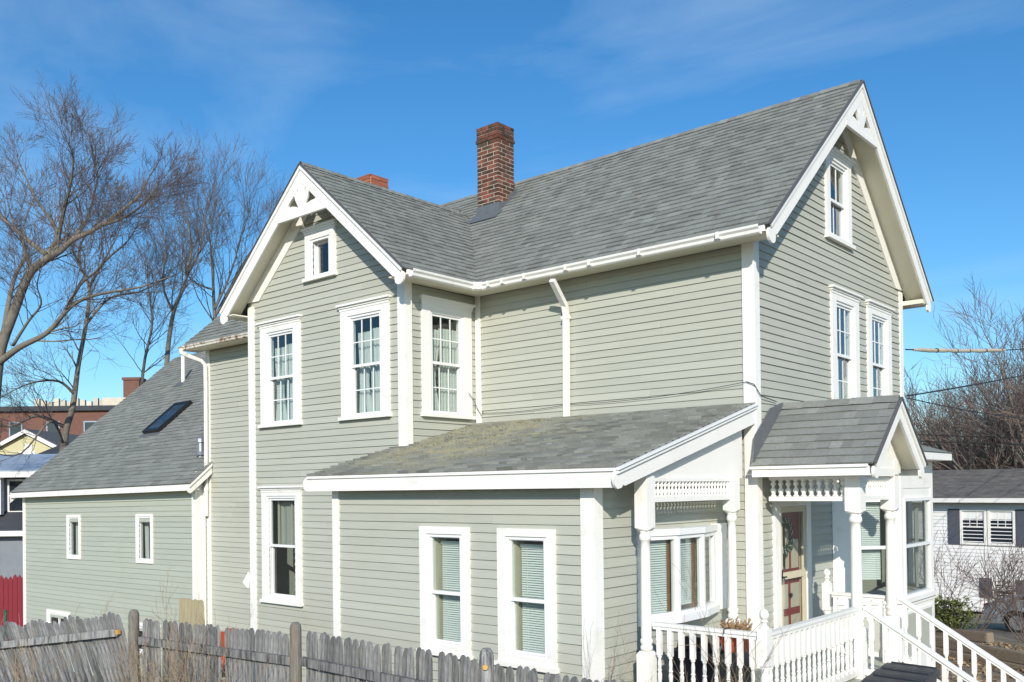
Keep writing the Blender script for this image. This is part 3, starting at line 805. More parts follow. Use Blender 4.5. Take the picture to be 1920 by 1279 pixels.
# addition fascia
b = MB(); b.hexa([(ax0, AE - 0.015, az(ax0, AE) - 0.165), (ax1 - 0.03, AE - 0.015, az(ax1, AE) - 0.165), (ax1 - 0.03, AE + 0.01, az(ax1, AE) - 0.165), (ax0, AE + 0.01, az(ax0, AE) - 0.165),
                  (ax0, AE - 0.015, az(ax0, AE) - 0.035), (ax1 - 0.03, AE - 0.015, az(ax1, AE) - 0.035), (ax1 - 0.03, AE + 0.01, az(ax1, AE) - 0.035), (ax0, AE + 0.01, az(ax0, AE) - 0.035)])
b.build('fascia', 'white_paint', house)
b = MB(); b.hexa([(ax0, AE + 0.012, az(ax0, AE) - 0.15), (ax1 - 0.03, AE + 0.012, az(ax1, AE) - 0.15), (ax1 - 0.03, -0.292, az(ax1, AE) - 0.15), (ax0, -0.292, az(ax0, AE) - 0.15),
                  (ax0, AE + 0.012, az(ax0, AE) - 0.13), (ax1 - 0.03, AE + 0.012, az(ax1, AE) - 0.13), (ax1 - 0.03, -0.292, az(ax1, AE) - 0.13), (ax0, -0.292, az(ax0, AE) - 0.13)])
b.build('soffit', 'soffit_cream', house)
def aze(y): return az(ax1, y)
out = [(-0.012, aze(-0.012) - 0.05), (AE - 0.02, aze(AE - 0.02) - 0.05)]
for k in range(9):
    a = R(100 + 160 * k / 8); out.append((AE + 0.02 + 0.085 * math.cos(a), aze(AE) - 0.14 + 0.085 * math.sin(a)))
out += [(AE + 0.06, aze(AE + .06) - 0.24), (-0.012, aze(-0.012) - 0.25)]
b = MB(); b.prism([(ax1 - 0.03, y, z) for y, z in out], (0.03, 0, 0)); ab = b.build('bargeboard', 'white_paint', house)
b = MB(); b.prism([(ax1 + 0.001, y, z) for y, z in ((-0.012, aze(0) - 0.04), (AE - 0.02, aze(AE) - 0.055), (AE - 0.02, aze(AE) - 0.1), (-0.012, aze(0) - 0.095))], (0.025, 0, 0)); b.build('rake_moulding', 'white_paint', ab)
b = MB(); b.prism([(ax0, y, z) for y, z in ((AE - 0.015, az(ax0, AE) - 0.03), (AE - 0.015, az(ax0, AE) - 0.3), (-0.3, az(ax0, -0.3) - 0.28), (4.34, az(ax0, 4.34) - 0.25), (4.34, az(ax0, 4.34) - 0.03))], (-0.025, 0, 0)); b.build('bargeboard', 'white_paint', house)
b = MB(); b.prism([(ax0 + 0.005, y, z) for y, z in ((AE, az(ax0, AE) - 0.09), (AE, az(ax0, AE) - 0.11), (4.34, az(ax0, 4.34) - 0.11), (4.34, az(ax0, 4.34) - 0.09))], (0.215, 0, 0)); b.build('soffit', 'soffit_cream', house)

# chimneys --------------------------------------------------------
def chimney(x0, x1, y0, y1, zb, zt, label, m='brick', band=0.225):
    c = MB(); c.box(x0 + 0.004, x1 - 0.004, y0 + 0.004, y1 - 0.004, zb, zt - 0.015)
    ch = c.build('chimney', 'mortar', house, label=label)
    bl, bh, j = 0.20, 0.0575, 0.017
    protos = {}
    z = zb; row = 0
    while z < zt - 0.03:
        ov = 0.018 if zt - band - 0.085 < z < zt - band else (0.006 if z > zt - band else 0.0)
        for side in range(4):
            if side % 2 == 0:
                p, q = x0 - ov, x1 + ov
            else:
                p, q = y0 - ov, y1 + ov
            Ls = q - p; dep_ = 0.1
            n = max(1, round(Ls / (bl + j)))
            wv = (Ls + j) / n - j
            # alternate full bricks and half-bond rows; corners taken alternately by each side
            if (row + side) % 2 == 0: cells = [(p + k * (wv + j), p + k * (wv + j) + wv) for k in range(n)]
            else:
                a = p + dep_ + j; cells = []
                n2 = max(1, round((q - p - 2 * (dep_ + j)) / (bl + j))); w2 = (q - p - 2 * (dep_ + j) + j) / n2 - j
                cells = [(a + k * (w2 + j), a + k * (w2 + j) + w2) for k in range(n2)]
            for (a, e_) in cells:
                pr_ = random.uniform(-0.001, 0.005)
                if side == 0: bx = (a, e_, y0 - ov - pr_, y0 + dep_)
                elif side == 2: bx = (a, e_, y1 - dep_, y1 + ov + pr_)
                elif side == 1: bx = (x1 - dep_, x1 + ov + pr_, a, e_)
                else: bx = (x0 - ov - pr_, x0 + dep_, a, e_)
                if 'u' not in protos:
                    q_ = MB(); q_.box(-.5, .5, -.5, .5, -.5, .5); protos['u'] = q_.mesh('brick', m)
                sx, sy = bx[1] - bx[0], bx[3] - bx[2]
                place('brick', protos['u'], ch, mw=Matrix.Translation(((bx[0] + bx[1]) / 2, (bx[2] + bx[3]) / 2, z + bh / 2)) @ Matrix.Diagonal((sx, sy, bh, 1)))
        z += bh + j; row += 1
    return ch
def rz(y): return ZRE + (y + OS) * MM
ch1 = chimney(-6.33, -5.82, 1.81, 2.25, 4.95, 6.65, 'tall weathered brick chimney with lead flashing')
b = MB()
def fl_side(pts, off): b.prism(pts, off)
fl_side([(-6.40, 1.795, rz(1.70) - 0.02), (-5.76, 1.795, rz(1.70) - 0.02), (-5.80, 1.795, rz(1.81) + 0.17), (-6.345, 1.795, rz(1.81) + 0.17)], (0, 0.01, 0))
fl_side([(-5.808, 1.79, rz(1.79) - 0.03), (-5.808, 2.30, rz(2.30) - 0.03), (-5.808, 2.30, rz(2.30) + 0.10), (-5.808, 2.06, rz(2.06) + 0.12), (-5.808, 2.05, rz(1.95) + 0.13), (-5.808, 1.79, rz(1.79) + 0.17)], (0.01, 0, 0))
n = Vector((0, -MM, 1)).normalized()
b.hexa([Vector((-6.46, 1.60, rz(1.60))) + n * 0.014, Vector((-5.70, 1.60, rz(1.60))) + n * 0.014, Vector((-5.70, 1.80, rz(1.80))) + n * 0.014, Vector((-6.40, 1.80, rz(1.80))) + n * 0.014,
        Vector((-6.46, 1.60, rz(1.60))) + n * 0.022, Vector((-5.70, 1.60, rz(1.60))) + n * 0.022, Vector((-5.70, 1.80, rz(1.80))) + n * 0.022, Vector((-6.40, 1.80, rz(1.80))) + n * 0.022])
b.build('flashing', 'lead', ch1)
ch2 = MB(); ch2.box(-11.40, -10.72, 3.0, 3.5, 5.4, 7.12); c2 = ch2.build('chimney', 'mortar', house, label='second red chimney behind the wing roof')
q_ = MB(); q_.box(-.5, .5, -.5, .5, -.5, .5); bm_ = q_.mesh('brick', 'brick_new')
for r_ in range(5):
    z = 7.12 - 0.0375 - r_ * 0.075
    o = 0.02 if r_ == 2 else 0.0
    for k in range(3): place('brick', bm_, c2, mw=Matrix.Translation((-11.40 + 0.68 * (k + 0.5) / 3, 2.99 - o, z)) @ Matrix.Diagonal((0.214, 0.05, 0.064, 1)))
    for k in range(2): place('brick', bm_, c2, mw=Matrix.Translation((-10.71 + o, 3.0 + 0.5 * (k + 0.5) / 2, z)) @ Matrix.Diagonal((0.05, 0.235, 0.064, 1)))
b = MB(); b.box(-11.42, -10.70, 2.97, 3.52, 7.12, 7.15); b.build('cap', 'brick_new', c2)
# ------------------------------------------------------------------ windows
def ring(F, a0, a1, z0, z1, w, n0, n1, wb=None, wt=None):
    b = MB(); wb = w if wb is None else wb; wt = w if wt is None else wt
    b.fbox(F, a0, a0 + w, n0, n1, z0, z1); b.fbox(F, a1 - w, a1, n0, n1, z0, z1)
    b.fbox(F, a0 + w, a1 - w, n0, n1, z1 - wt, z1); b.fbox(F, a0 + w, a1 - w, n0, n1, z0, z0 + wb)
    return b
def pane(F, a0, a1, z0, z1, n, parent, m='glass'):
    b = MB(); b.fbox(F, a0, a1, n - 0.003, n, z0, z1); return b.build('pane', m, parent)
def curtain_sheet(F, a0, a1, z0, z1, n, parent, m='curtain', waves=9, name='curtain', amp=0.02, gather=None):
    b = MB(); nu, nv = 54, 14
    ph = random.uniform(0, 6)
    for j in range(nv + 1):
        z = z0 + (z1 - z0) * j / nv
        for i in range(nu + 1):
            u = i / nu
            a = a0 + (a1 - a0) * u
            if gather is not None:      # tied back towards one side
                k = math.exp(-((j / nv - 0.42) / 0.28) ** 2)
                a = a + (gather - a) * 0.45 * k
            d = amp * math.sin(u * waves * 6.28 + ph + 0.6 * math.sin(3 * z)) + amp * 0.4 * math.sin(u * waves * 15 + ph)
            b.v.append(tuple(F(a, n + d, z))); b.sh.append(0.5)
    for j in range(nv):
        for i in range(nu): b.f.append((j * (nu + 1) + i, j * (nu + 1) + i + 1, (j + 1) * (nu + 1) + i + 1, (j + 1) * (nu + 1) + i))
    return b.build(name, m, parent, smooth=True)
def blind(F, a0, a1, z0, z1, n, parent):
    b = MB(); z = z1
    b.fbox(F, a0, a1, n - 0.02, n + 0.025, z1, z1 + 0.035)
    while z > z0:
        b.add([F(a0, n + 0.010, z - 0.020), F(a1, n + 0.010, z - 0.020), F(a1, n - 0.010, z), F(a0, n - 0.010, z)], [(0, 1, 2, 3)])
        z -= 0.0265
    for q in (0.18, 0.82):
        a = a0 + (a1 - a0) * q; b.fbox(F, a - 0.002, a + 0.002, n + 0.009, n + 0.011, z0, z1)
    return b.build('blind', 'blind', parent, kind='stuff')

def window(F, c, hw, zb, zt, g0, g1, gz0, gz1, label, cw=0.17, mid=None, grid=None, cap=True, sill=True, inside='curtain', nframe=0.004, vbar=0, deep=0.0, casing_m='white_paint', frame_m='vinyl', lower_grid=True, sill_h=0.05, capover=0.045):
    """casing c +- hw, zb..zt; glass g0..g1 (offsets from c), gz0..gz1"""
    ia, ib = c - hw + cw, c + hw - cw
    b = MB()
    hd = gz1 + 0.075 if cap else gz1 + 0.05
    b.fbox(F, c - hw, ia, -0.03, 0.022, zb, zt); b.fbox(F, ib, c + hw, -0.03, 0.022, zb, zt)
    b.fbox(F, ia, ib, -0.03, 0.022, hd, zt)
    if not sill: b.fbox(F, ia, ib, -0.03, 0.022, zb, gz0 - 0.05)
    w = b.build('window', casing_m, house, label=label)
    if cap:
        b = MB(); b.fbox(F, c - hw - 0.02, c + hw + 0.02, -0.02, 0.045, zt - 0.012, zt + 0.02); b.fbox(F, c - hw - capover, c + hw + capover, -0.02, 0.075, zt + 0.02, zt + 0.05)
        b.fbox(F, c - hw - 0.012, c + hw + 0.012, 0.0225, 0.03, zt - 0.05, zt - 0.0125)
        b.build('head_cap', casing_m, w)
    if sill:
        b = MB(); b.fbox(F, c - hw - 0.03, c + hw + 0.03, -0.04, 0.06, zb - sill_h, zb); b.fbox(F, ia, ib, -0.06, 0.03, zb, gz0 - 0.045); b.build('sill', casing_m, w)
    fr = ring(F, ia - 0.002, ib + 0.002, (gz0 - 0.05), hd + 0.002, 0.052, -0.10 - deep, nframe, 0.03, 0.04).build('frame', frame_m, w)
    A0, A1 = c + g0, c + g1
    if mid is None:
        ring(F, ia + 0.05, ib - 0.05, gz0 - 0.025, gz1 + 0.037, max(0.02, A0 - ia - 0.05), -0.06 - deep, -0.02 - deep, 0.025, 0.037).build('sash', frame_m, w)
        pane(F, A0 - 0.003, A1 + 0.003, gz0 - 0.003, gz1 + 0.003, -0.035 - deep, w)
    else:
        sw = max(0.02, A0 - ia - 0.05)
        ring(F, ia + 0.05, ib - 0.05, mid - 0.022, gz1 + 0.037, sw, -0.052, -0.018, 0.042, 0.037).build('sash', frame_m, w)
        ring(F, ia + 0.05, ib - 0.05, gz0 - 0.03, mid + 0.02, sw, -0.092, -0.0535, 0.03, 0.03).build('sash', frame_m, w)
        pane(F, A0 - 0.003, A1 + 0.003, mid + 0.018, gz1 + 0.003, -0.034, w)
        pane(F, A0 - 0.003, A1 + 0.003, gz0 - 0.003, mid - 0.008, -0.073, w)
    if grid:
        for (z0, z1, n) in (((mid or gz0) + 0.02, gz1, -0.033), (gz0, (mid or gz0) - 0.01, -0.0765)):
            if z1 - z0 < 0.1: continue
            if n < -0.05 and not lower_grid: continue
            b = MB()
            for k in range(1, grid[0]):
                a = A0 + (A1 - A0) * k / grid[0]; b.fbox(F, a - 0.008, a + 0.008, n - 0.006, n + 0.007, z0, z1)
            for k in range(1, grid[1]):
                z = z0 + (z1 - z0) * k / grid[1]; b.fbox(F, A0, A1, n - 0.0055, n + 0.0065, z - 0.008, z + 0.008)
            b.build('muntin_grid', frame_m, w)
    for k in range(vbar):
        a = A0 + (A1 - A0) * (k + 1) / (vbar + 1)
        b = MB(); b.fbox(F, a - 0.022, a + 0.022, -0.05, -0.012, gz0, gz1); b.build('mullion', frame_m, w)
    if inside == 'curtain':
        top = gz1 - 0.17
        curtain_sheet(F, A0 - 0.03, A0 + 0.30, gz0 - 0.05, top, -0.16, w, waves=5, gather=A0 + 0.05)
        curtain_sheet(F, A0 + 0.27, A1 + 0.05, gz0 - 0.05, top + 0.03, -0.15, w, waves=6)
        b = MB(); b.fbox(F, A0 - 0.05, A1 + 0.06, -0.135, -0.13, gz0 + 0.66, gz0 + 0.675); b.build('curtain_cord', 'metal_grey', w)
    elif inside == 'blind':
        blind(F, A0 + 0.07, A1 + 0.03, gz0 - 0.03, gz1 - 0.08, -0.165, w)
        b = MB(); b.fbox(F, A0 - 0.02, A0 + 0.05, -0.24, -0.093, gz0 - 0.05, gz1 + 0.04); b.fbox(F, A0, A1, -0.24, -0.10, gz0 - 0.06, gz0 - 0.03); b.build('jamb', 'jamb', w)
    elif inside == 'lace':
        curtain_sheet(F, A0 - 0.02, A1 + 0.02, mid, gz1 - 0.02, -0.19, w, m='lace', waves=4, name='curtain', amp=0.012)
        b = MB()
        for q in (0.06, 0.62):
            a = A0 + (A1 - A0) * q; b.fbox(F, a, a + 0.03, -0.16, -0.13, mid, gz1)
        b.build('jamb', 'jamb', w)
    elif inside == 'half':
        curtain_sheet(F, A0 - 0.02, A0 + 0.16, gz0 - 0.05, gz1 + 0.02, -0.17, w, waves=2, amp=0.015)
    return w

G = dict(gz0=1.193, gz1=2.617, mid=1.915, zb=1.14, zt=2.83)
window(F_wing, -7.781, 0.56, label='curtained window beside the set-back wall', g0=-0.315, g1=0.315, grid=(3, 2), **G)
window(F_wing, -5.615, 0.56, label='curtained window beside the corner board', g0=-0.315, g1=0.315, grid=(3, 2), **G)
window(F_winge, -0.660, 0.53, label='curtained window in the side of the wing', g0=-0.30, g1=0.30, grid=(3, 2), **G)
window(F_front, 2.965, 0.53, label='tall front window', g0=-0.30, g1=0.28, grid=(3, 2), inside='half', **G)
window(F_front, 4.410, 0.53, label='tall front window by the far corner', g0=-0.30, g1=0.28, grid=(3, 2), inside='half', **G)
window(F_front, 2.785, 0.48, 3.60, 4.83, -0.27, 0.27, 3.68, 4.66, 'attic window with a single upright bar', cw=0.14, mid=4.16, grid=(2, 1), inside='half')
window(F_wing, -6.675, 0.385, 3.43, 4.19, -0.17, 0.17, 3.49, 3.97, 'small attic window in the wing gable', cw=0.13, mid=None, inside=None, deep=0.06)
window(F_wing, -7.79, 0.55, -1.82, 0.045, -0.335, 0.335, -1.72, -0.145, 'tall ground floor window with old panes', cw=0.125, mid=-0.905, inside='lace')
window(F_lean, -2.60, 0.413, -1.92, -0.438, -0.275, 0.275, -1.80, -0.575, 'tall window with white blinds nearest the inner corner', cw=0.11, mid=-1.225, cap=False, inside='blind')
window(F_lean, -1.336, 0.411, -1.92, -0.438, -0.275, 0.275, -1.80, -0.575, 'tall window with white blinds nearest the porch', cw=0.11, mid=-1.225, cap=False, inside='blind')
for c, lab in ((-18.41, 'narrow window'), (-14.80, 'narrow window with a figured curtain')):
    window(F_add, c, 0.375, -1.556, -0.437, -0.255, 0.255, -1.45, -0.545, lab, cw=0.065, cap=False, sill=False, inside='half')
for c, lab in ((-19.35, 'basement slider window'), (-14.80, 'basement window behind the fence')):
    window(F_add, c, 0.67, -3.62, -2.91, -0.50, 0.50, -3.52, -3.05, lab, cw=0.11, cap=False, sill=False, inside=None, vbar=1)

# bow window on the porch wall
bw = MB()
PL = [(-1.97, 0.03), (-1.485, 0.155), (-0.90, 0.155), (-0.385, 0.03)]
Fe = F_leane
def slab_poly(b, pts, z0, z1): b.prism([Fe(a, n, z0) for a, n in pts], (0, 0, z1 - z0))
bw.fbox(Fe, -2.06, -1.97, -0.03, 0.035, -1.53, -0.46); bw.fbox(Fe, -0.385, -0.07, -0.03, 0.035, -1.53, -0.46)
slab_poly(bw, [(-2.06, -0.03), (-2.0, 0.05), (-1.49, 0.19), (-0.89, 0.19), (-0.34, 0.05), (-0.30, -0.03)], -0.545, -0.47)
slab_poly(bw, [(-2.06, -0.03), (-2.0, 0.07), (-1.49, 0.21), (-0.89, 0.21), (-0.34, 0.07), (-0.30, -0.03)], -1.535, -1.455)
bwo = bw.build('window', 'vinyl', house, label='three-sided bow window behind the porch railing')
for i in range(3):
    (a0, n0), (a1, n1) = PL[i], PL[i + 1]
    d = Vector((a1 - a0, n1 - n0)); ln = d.length; d = d / ln; nn = Vector((-d.y, d.x))
    if nn.y < 0: nn = -nn
    P0 = Fe(a0, n0, 0); A_ = Fe(a0 + d.x, n0 + d.y, 0) - P0; N_ = Fe(a0 + nn.x, n0 + nn.y, 0) - P0
    Fp = frame(P0, A_, N_)
    ring(Fp, 0.005, ln - 0.005, -1.455, -0.545, 0.045 if i < 2 else 0.055, -0.05, 0.012).build('sash', 'vinyl', bwo)
    pane(Fp, 0.04, ln - 0.04, -1.42, -0.58, -0.02, bwo)
    if i < 2:
        blind(Fp, 0.03, ln - (0.10 if i == 0 else 0.15), -1.40 if i == 0 else -1.36, -0.60, -0.075, bwo)
        b = MB(); b.fbox(Fp, ln - 0.09, ln - 0.04, -0.13, -0.08, -1.45, -0.55); b.build('jamb', 'brown_wood', bwo)
    else:
        curtain_sheet(Fp, 0.02, ln - 0.02, -1.45, -0.55, -0.10, bwo, m='lace', waves=3, amp=0.01)

# front door ------------------------------------------------------
b = MB(); F = F_front
b.fbox(F, 0.44, 0.60, -0.03, 0.03, -2.28, -0.14); b.fbox(F, 1.42, 1.56, -0.03, 0.03, -2.28, -0.14); b.fbox(F, 0.60, 1.42, -0.03, 0.03, -0.27, -0.14)
dr = b.build('door', 'white_paint', house, label='dark red panelled front door behind a cream storm door')
b = MB()
b.fbox(F, 0.605, 0.685, -0.02, 0.012, -2.26, -0.275); b.fbox(F, 1.335, 1.415, -0.02, 0.012, -2.26, -0.275)
b.fbox(F, 0.685, 1.335, -0.02, 0.012, -0.35, -0.275); b.fbox(F, 0.685, 1.335, -0.02, 0.012, -1.22, -1.13); b.fbox(F, 0.685, 1.335, -0.02, 0.012, -2.26, -2.1)
b.build('storm_door', 'door_cream', dr)
pane(F, 0.68, 1.34, -1.135, -0.345, -0.005, dr, 'glass_clear'); pane(F, 0.68, 1.34, -2.105, -1.215, -0.005, dr, 'glass_clear')
b = MB(); b.fbox(F, 0.60, 1.42, -0.10, -0.06, -2.27, -0.25); b.build('door_leaf', 'door_red', dr)
for (a0, a1, z0, z1) in ((0.72, 0.96, -1.62, -1.30), (0.72, 0.96, -2.08, -1.72), (1.07, 1.32, -1.62, -1.30), (1.07, 1.32, -2.08, -1.72), (0.92, 1.0, -1.1, -0.45), (1.1, 1.3, -1.1, -0.72), (1.36, 1.42, -2.2, -0.3)):
    b = MB(); b.fbox(F, a0, a1, -0.0598, -0.045, z0, z1); b.build('panel', 'door_cream', dr)
b = MB(); b.fbox(F, 0.72, 0.90, -0.0598, -0.05, -1.1, -0.42); b.build('panel', 'dark_glass', dr)
b = MB(); b.tube([F(0.645, 0.012, -1.18), F(0.645, 0.05, -1.18), F(0.70, 0.055, -1.18)], 0.011, 6); b.tube([F(1.02, -0.06, -1.45), F(1.02, -0.02, -1.45)], [0.02, 0.03], 8); b.build('handle', 'metal_dark', dr)
b = MB(); b.tube([F(0.63, 0.02, -1.28), F(0.63, 0.035, -1.08)], 0.008, 6); b.build('handle', 'metal_dark', dr)

# porch and portico -----------------------------------------------
FZ = -2.25
deck = MB(); deck.box(-LX4, 1.26, -2.43, 1.62, FZ - 0.20, FZ - 0.035); deck.box(-LX4 + .1, 1.2, -2.36, 1.55, -3.3, FZ - .2)
deck_o = deck.build('porch_floor', 'white_paint', house)
q_ = MB(); q_.box(-0.066, 0.066, -0.5, 0.5, -0.014, 0.014); dbm = q_.mesh('deck_board', 'siding_addition')
for k in range(12):
    x = -LX4 + 0.07 + k * 0.14
    place('deck_board', dbm, deck_o, mw=Matrix.Translation((x, -0.405, FZ - 0.018)) @ Matrix.Diagonal((1, 4.1, 1, 1)))

def turned_post(x, y, z0, z1, w, zs0, zs1, name='porch_post', label=None):
    """square foot to zs0, turned shaft to zs1, square head above; w = square width"""
    b = MB(); h = w / 2; r = w * 0.36
    def chamfered(za, zb, top, bot):
        c = 0.035
        b.box(x - h, x + h, y - h, y + h, za + (c if bot else 0), zb - (c if top else 0))
        if top: b.hexa([(x - h, y - h, zb - c), (x + h, y - h, zb - c), (x + h, y + h, zb - c), (x - h, y + h, zb - c)] + [(x + i * h * 0.7, y + j * h * 0.7, zb) for i, j in ((-1, -1), (1, -1), (1, 1), (-1, 1))])
        if bot: b.hexa([(x + i * h * 0.7, y + j * h * 0.7, za) for i, j in ((-1, -1), (1, -1), (1, 1), (-1, 1))] + [(x - h, y - h, za + c), (x + h, y - h, za + c), (x + h, y + h, za + c), (x - h, y + h, za + c)])
    chamfered(z0, zs0, True, False); chamfered(zs1, z1, False, True)
    L0 = zs1 - zs0
    prof = [(r * 1.0, 0), (r * 1.18, 0.02), (r * 1.18, 0.05), (r * 0.95, 0.065), (r * 1.2, 0.09), (r * 1.2, 0.12), (r * 0.95, 0.135), (r * 1.05, 0.17), (r * 1.0, 0.3), (r * 0.93, L0 * 0.7), (r * 0.9, L0 - 0.2),
            (r * 0.86, L0 - 0.105), (r * 1.0, L0 - 0.1), (r * 1.13, L0 - 0.085), (r * 1.15, L0 - 0.06), (r * 1.05, L0 - 0.035), (r * 0.9, L0 - 0.025), (r * 1.05, L0 - 0.01), (r * 1.05, L0)]
    b.lathe((x, y, zs0), prof, 20)
    o = b.build(name, 'white_paint', house, label=label)
    o.data.polygons.foreach_set('use_smooth', [len(p.vertices) == 4 and abs(p.normal.z) < 0.98 and p.index >= 18 for p in o.data.polygons])
    return o
turned_post(-0.125, -2.358, FZ, 0.12, 0.155, -1.72, -0.46, label='porch post under the low roof')
turned_post(1.16, 0.15, FZ, 0.12, 0.18, -1.66, -0.34, label='near portico post')
turned_post(1.16, 1.33, FZ, 0.12, 0.18, -1.66, -0.34, label='far portico post')
turned_post(-0.125, -0.43, FZ, 0.10, 0.15, -1.60, -0.32, label='pilaster beside the corner board')

# turned spindles
def spindle_mesh(h, r, name, m='white_paint'):
    b = MB(); b.lathe((0, 0, 0), [(r * 1.0, 0), (r * 1.0, h * 0.06), (r * 0.55, h * 0.14), (r * 1.0, h * 0.32), (r * 1.0, h * 0.42), (r * 0.5, h * 0.52), (r * 0.42, h * 0.6), (r * 0.9, h * 0.74), (r * 0.9, h * 0.8), (r * 0.45, h * 0.88), (r * 0.9, h * 0.95), (r * 0.9, h)], 8)
    return b.mesh(name, m, smooth=True)
def frieze(p, q, z0, z1, n, r, rail_h=0.055):
    p, q = Vector(p), Vector(q)
    b = MB(); b.bar(p + Vector((0, 0, z0 - rail_h / 2)), q + Vector((0, 0, z0 - rail_h / 2)), 0.06, rail_h); b.bar(p + Vector((0, 0, z1 + 0.02)), q + Vector((0, 0, z1 + 0.02)), 0.055, 0.04)
    fo = b.build('spindle_frieze', 'white_paint', house)
    sm = spindle_mesh(z1 - z0, r, 'spindle')
    for k in range(n):
        c = p.lerp(q, (k + 0.5) / n); place('spindle', sm, fo, mw=Matrix.Translation((c.x, c.y, z0)))
    return fo
frieze((-0.125, -2.28, 0), (-0.125, -0.505, 0), -0.105, 0.06, 24, 0.026)
frieze((0.10, 0.15, 0), (1.07, 0.15, 0), -0.135, 0.07, 10, 0.036)
frieze((1.16, 0.24, 0), (1.16, 1.24, 0), -0.135, 0.05, 12, 0.028)
frieze((0.10, 1.33, 0), (1.07, 1.33, 0), -0.135, 0.07, 10, 0.036)
# portico roof
PC, PW, PZA, PZE, PX = 0.775, 0.93, 1.055, 0.258, 1.48
mp_ = (PZA - PZE) / PW; tp = math.atan(mp_)
r_port = roof_deck('roof', [[(0.003, PC - PW, PZE), (PX, PC - PW, PZE), (PX, PC, PZA), (0.003, PC, PZA)], [(0.003, PC + PW, PZE), (PX, PC + PW, PZE), (PX, PC, PZA), (0.003, PC, PZA)]], th=0.035)
r_port['label'] = 'little gabled roof over the entrance'
ROOFS['portico'] = r_port
shingles((0, PC - PW, PZE), (1, 0, 0), (0, math.cos(tp), math.sin(tp)), PW / math.cos(tp), 0.143, lambda v: [(0.004, PX)], 'portico', wmin=0.12, wmax=0.3, th=0.012)
shingles((0, PC + PW, PZE), (1, 0, 0), (0, -math.cos(tp), math.sin(tp)), PW / math.cos(tp), 0.143, lambda v: [(0.004, PX)], 'portico', wmin=0.12, wmax=0.3, th=0.012)
ridge_caps((0.004, PC, PZA), (PX, PC, PZA), (0, -math.cos(tp), -math.sin(tp)), (0, math.cos(tp), -math.sin(tp)), 'portico', step=0.3)
gable_trim(F_front, PC, PZA, PW, PZE, PX, p1=0.20, soffit=True, frieze=False, tailr=0.085, n_in=1.21)
b = MB(); b.box(0.02, PX - 0.04, PC - PW - 0.012, PC - PW + 0.012, PZE - 0.15, PZE - 0.045); b.box(0.02, PX - 0.04, PC - PW + 0.012, 0.06, PZE - 0.15, PZE - 0.13); b.build('fascia', 'white_paint', house)
b = MB(); b.box(0.0, PX - 0.05, PC - PW - 0.035, PC - PW - 0.0125, PZE - 0.055, PZE - 0.022); b.build('drip_moulding', 'white_paint', house)
b = MB(); b.box(0.02, PX - 0.04, PC + PW - 0.012, PC + PW + 0.012, PZE - 0.15, PZE - 0.045); b.build('fascia', 'white_paint', house)
b = MB(); b.box(0.02, 1.25, 0.08, 0.22, 0.11, 0.30); b.box(0.02, 1.25, 1.26, 1.40, 0.11, 0.30); b.box(1.08, 1.249, 0.22, 1.26, 0.10, 0.2); b.build('beam', 'white_paint', house)
b = MB(); b.prism([(1.205, y, z) for y, z in ((PC - 0.75, 0.14), (PC + 0.75, 0.14), (PC + 0.75, 0.30), (PC, 0.94), (PC - 0.75, 0.30))], (0.03, 0, 0)); b.build('pediment_panel', 'white_paint', house)
b = MB(); b.prism([(0.016, PC - 0.92, 0.30), (0.016, PC - 0.80, 0.30), (0.016, PC - 0.02, 0.98), (0.016, PC - 0.05, 1.08), (0.016, PC - 0.42, 0.98), (0.016, PC - 0.86, 0.62)], (0.012, 0, 0)); b.build('flashing', 'lead', house)  # flat grey plate on the wall along the portico roof slope

# railings
def baluster_mesh(h, sq_top=0.40):
    b = MB(); w = 0.024
    b.box(-w, w, -w, w, 0, h * 0.1); b.box(-w, w, -w, w, h * (1 - sq_top), h)
    r = 0.024
    lo, hi = h * 0.1, h * (1 - sq_top); d = hi - lo
    b.lathe((0, 0, lo), [(r * .9, 0), (r * .6, d * .04), (r * 1.0, d * .08), (r * .62, d * .13), (r * .8, d * .25), (r * 1.0, d * .42), (r * .7, d * .52), (r * 1.05, d * .56), (r * .7, d * .6), (r * .85, d * .75), (r * .6, d * .9), (r * 1.0, d * .95), (r * .9, d)], 8)
    return b.mesh('baluster', 'white_paint')
bal = baluster_mesh(0.70)
def railing(p, q, zt, n, label, h=0.70, off=0.5):
    p, q = Vector((*p, zt)), Vector((*q, zt)) if not isinstance(zt, tuple) else None
def rail(P, Q, n, label, skip_bottom=False):
    P, Q = Vector(P), Vector(Q)
    b = MB(); dz = Vector((0, 0, 1))
    b.bar(P - dz * 0.0175, Q - dz * 0.0175, 0.075, 0.035); b.bar(P - dz * 0.053, Q - dz * 0.053, 0.045, 0.035)
    ro = b.build('railing', 'white_paint', house, label=label)
    b = MB(); b.bar(P - dz * 0.76, Q - dz * 0.76, 0.045, 0.06); b.build('bottom_rail', 'white_paint', ro)
    for k in range(n):
        c = P.lerp(Q, (k + 0.5) / n); place('baluster', bal, ro, mw=Matrix.Translation((c.x, c.y, c.z - 0.76)))
    return ro
rail((-0.05, -2.33, -1.415), (1.13, -2.33, -1.415), 9, 'porch railing between post and newel')
rail((1.19, -2.27, -1.415), (1.19, 0.06, -1.415), 18, 'porch railing running to the portico')
rail((0.34, 1.40, -1.415), (1.09, 1.36, -1.415), 5, 'far railing of the porch')
rail((1.25, 0.15, -1.40), (3.45, 0.15, -1.40 - 2.2 * 0.618), 14, 'near stair railing')
rail((1.25, 1.33, -1.40), (3.45, 1.33, -1.40 - 2.2 * 0.618), 14, 'far stair railing')
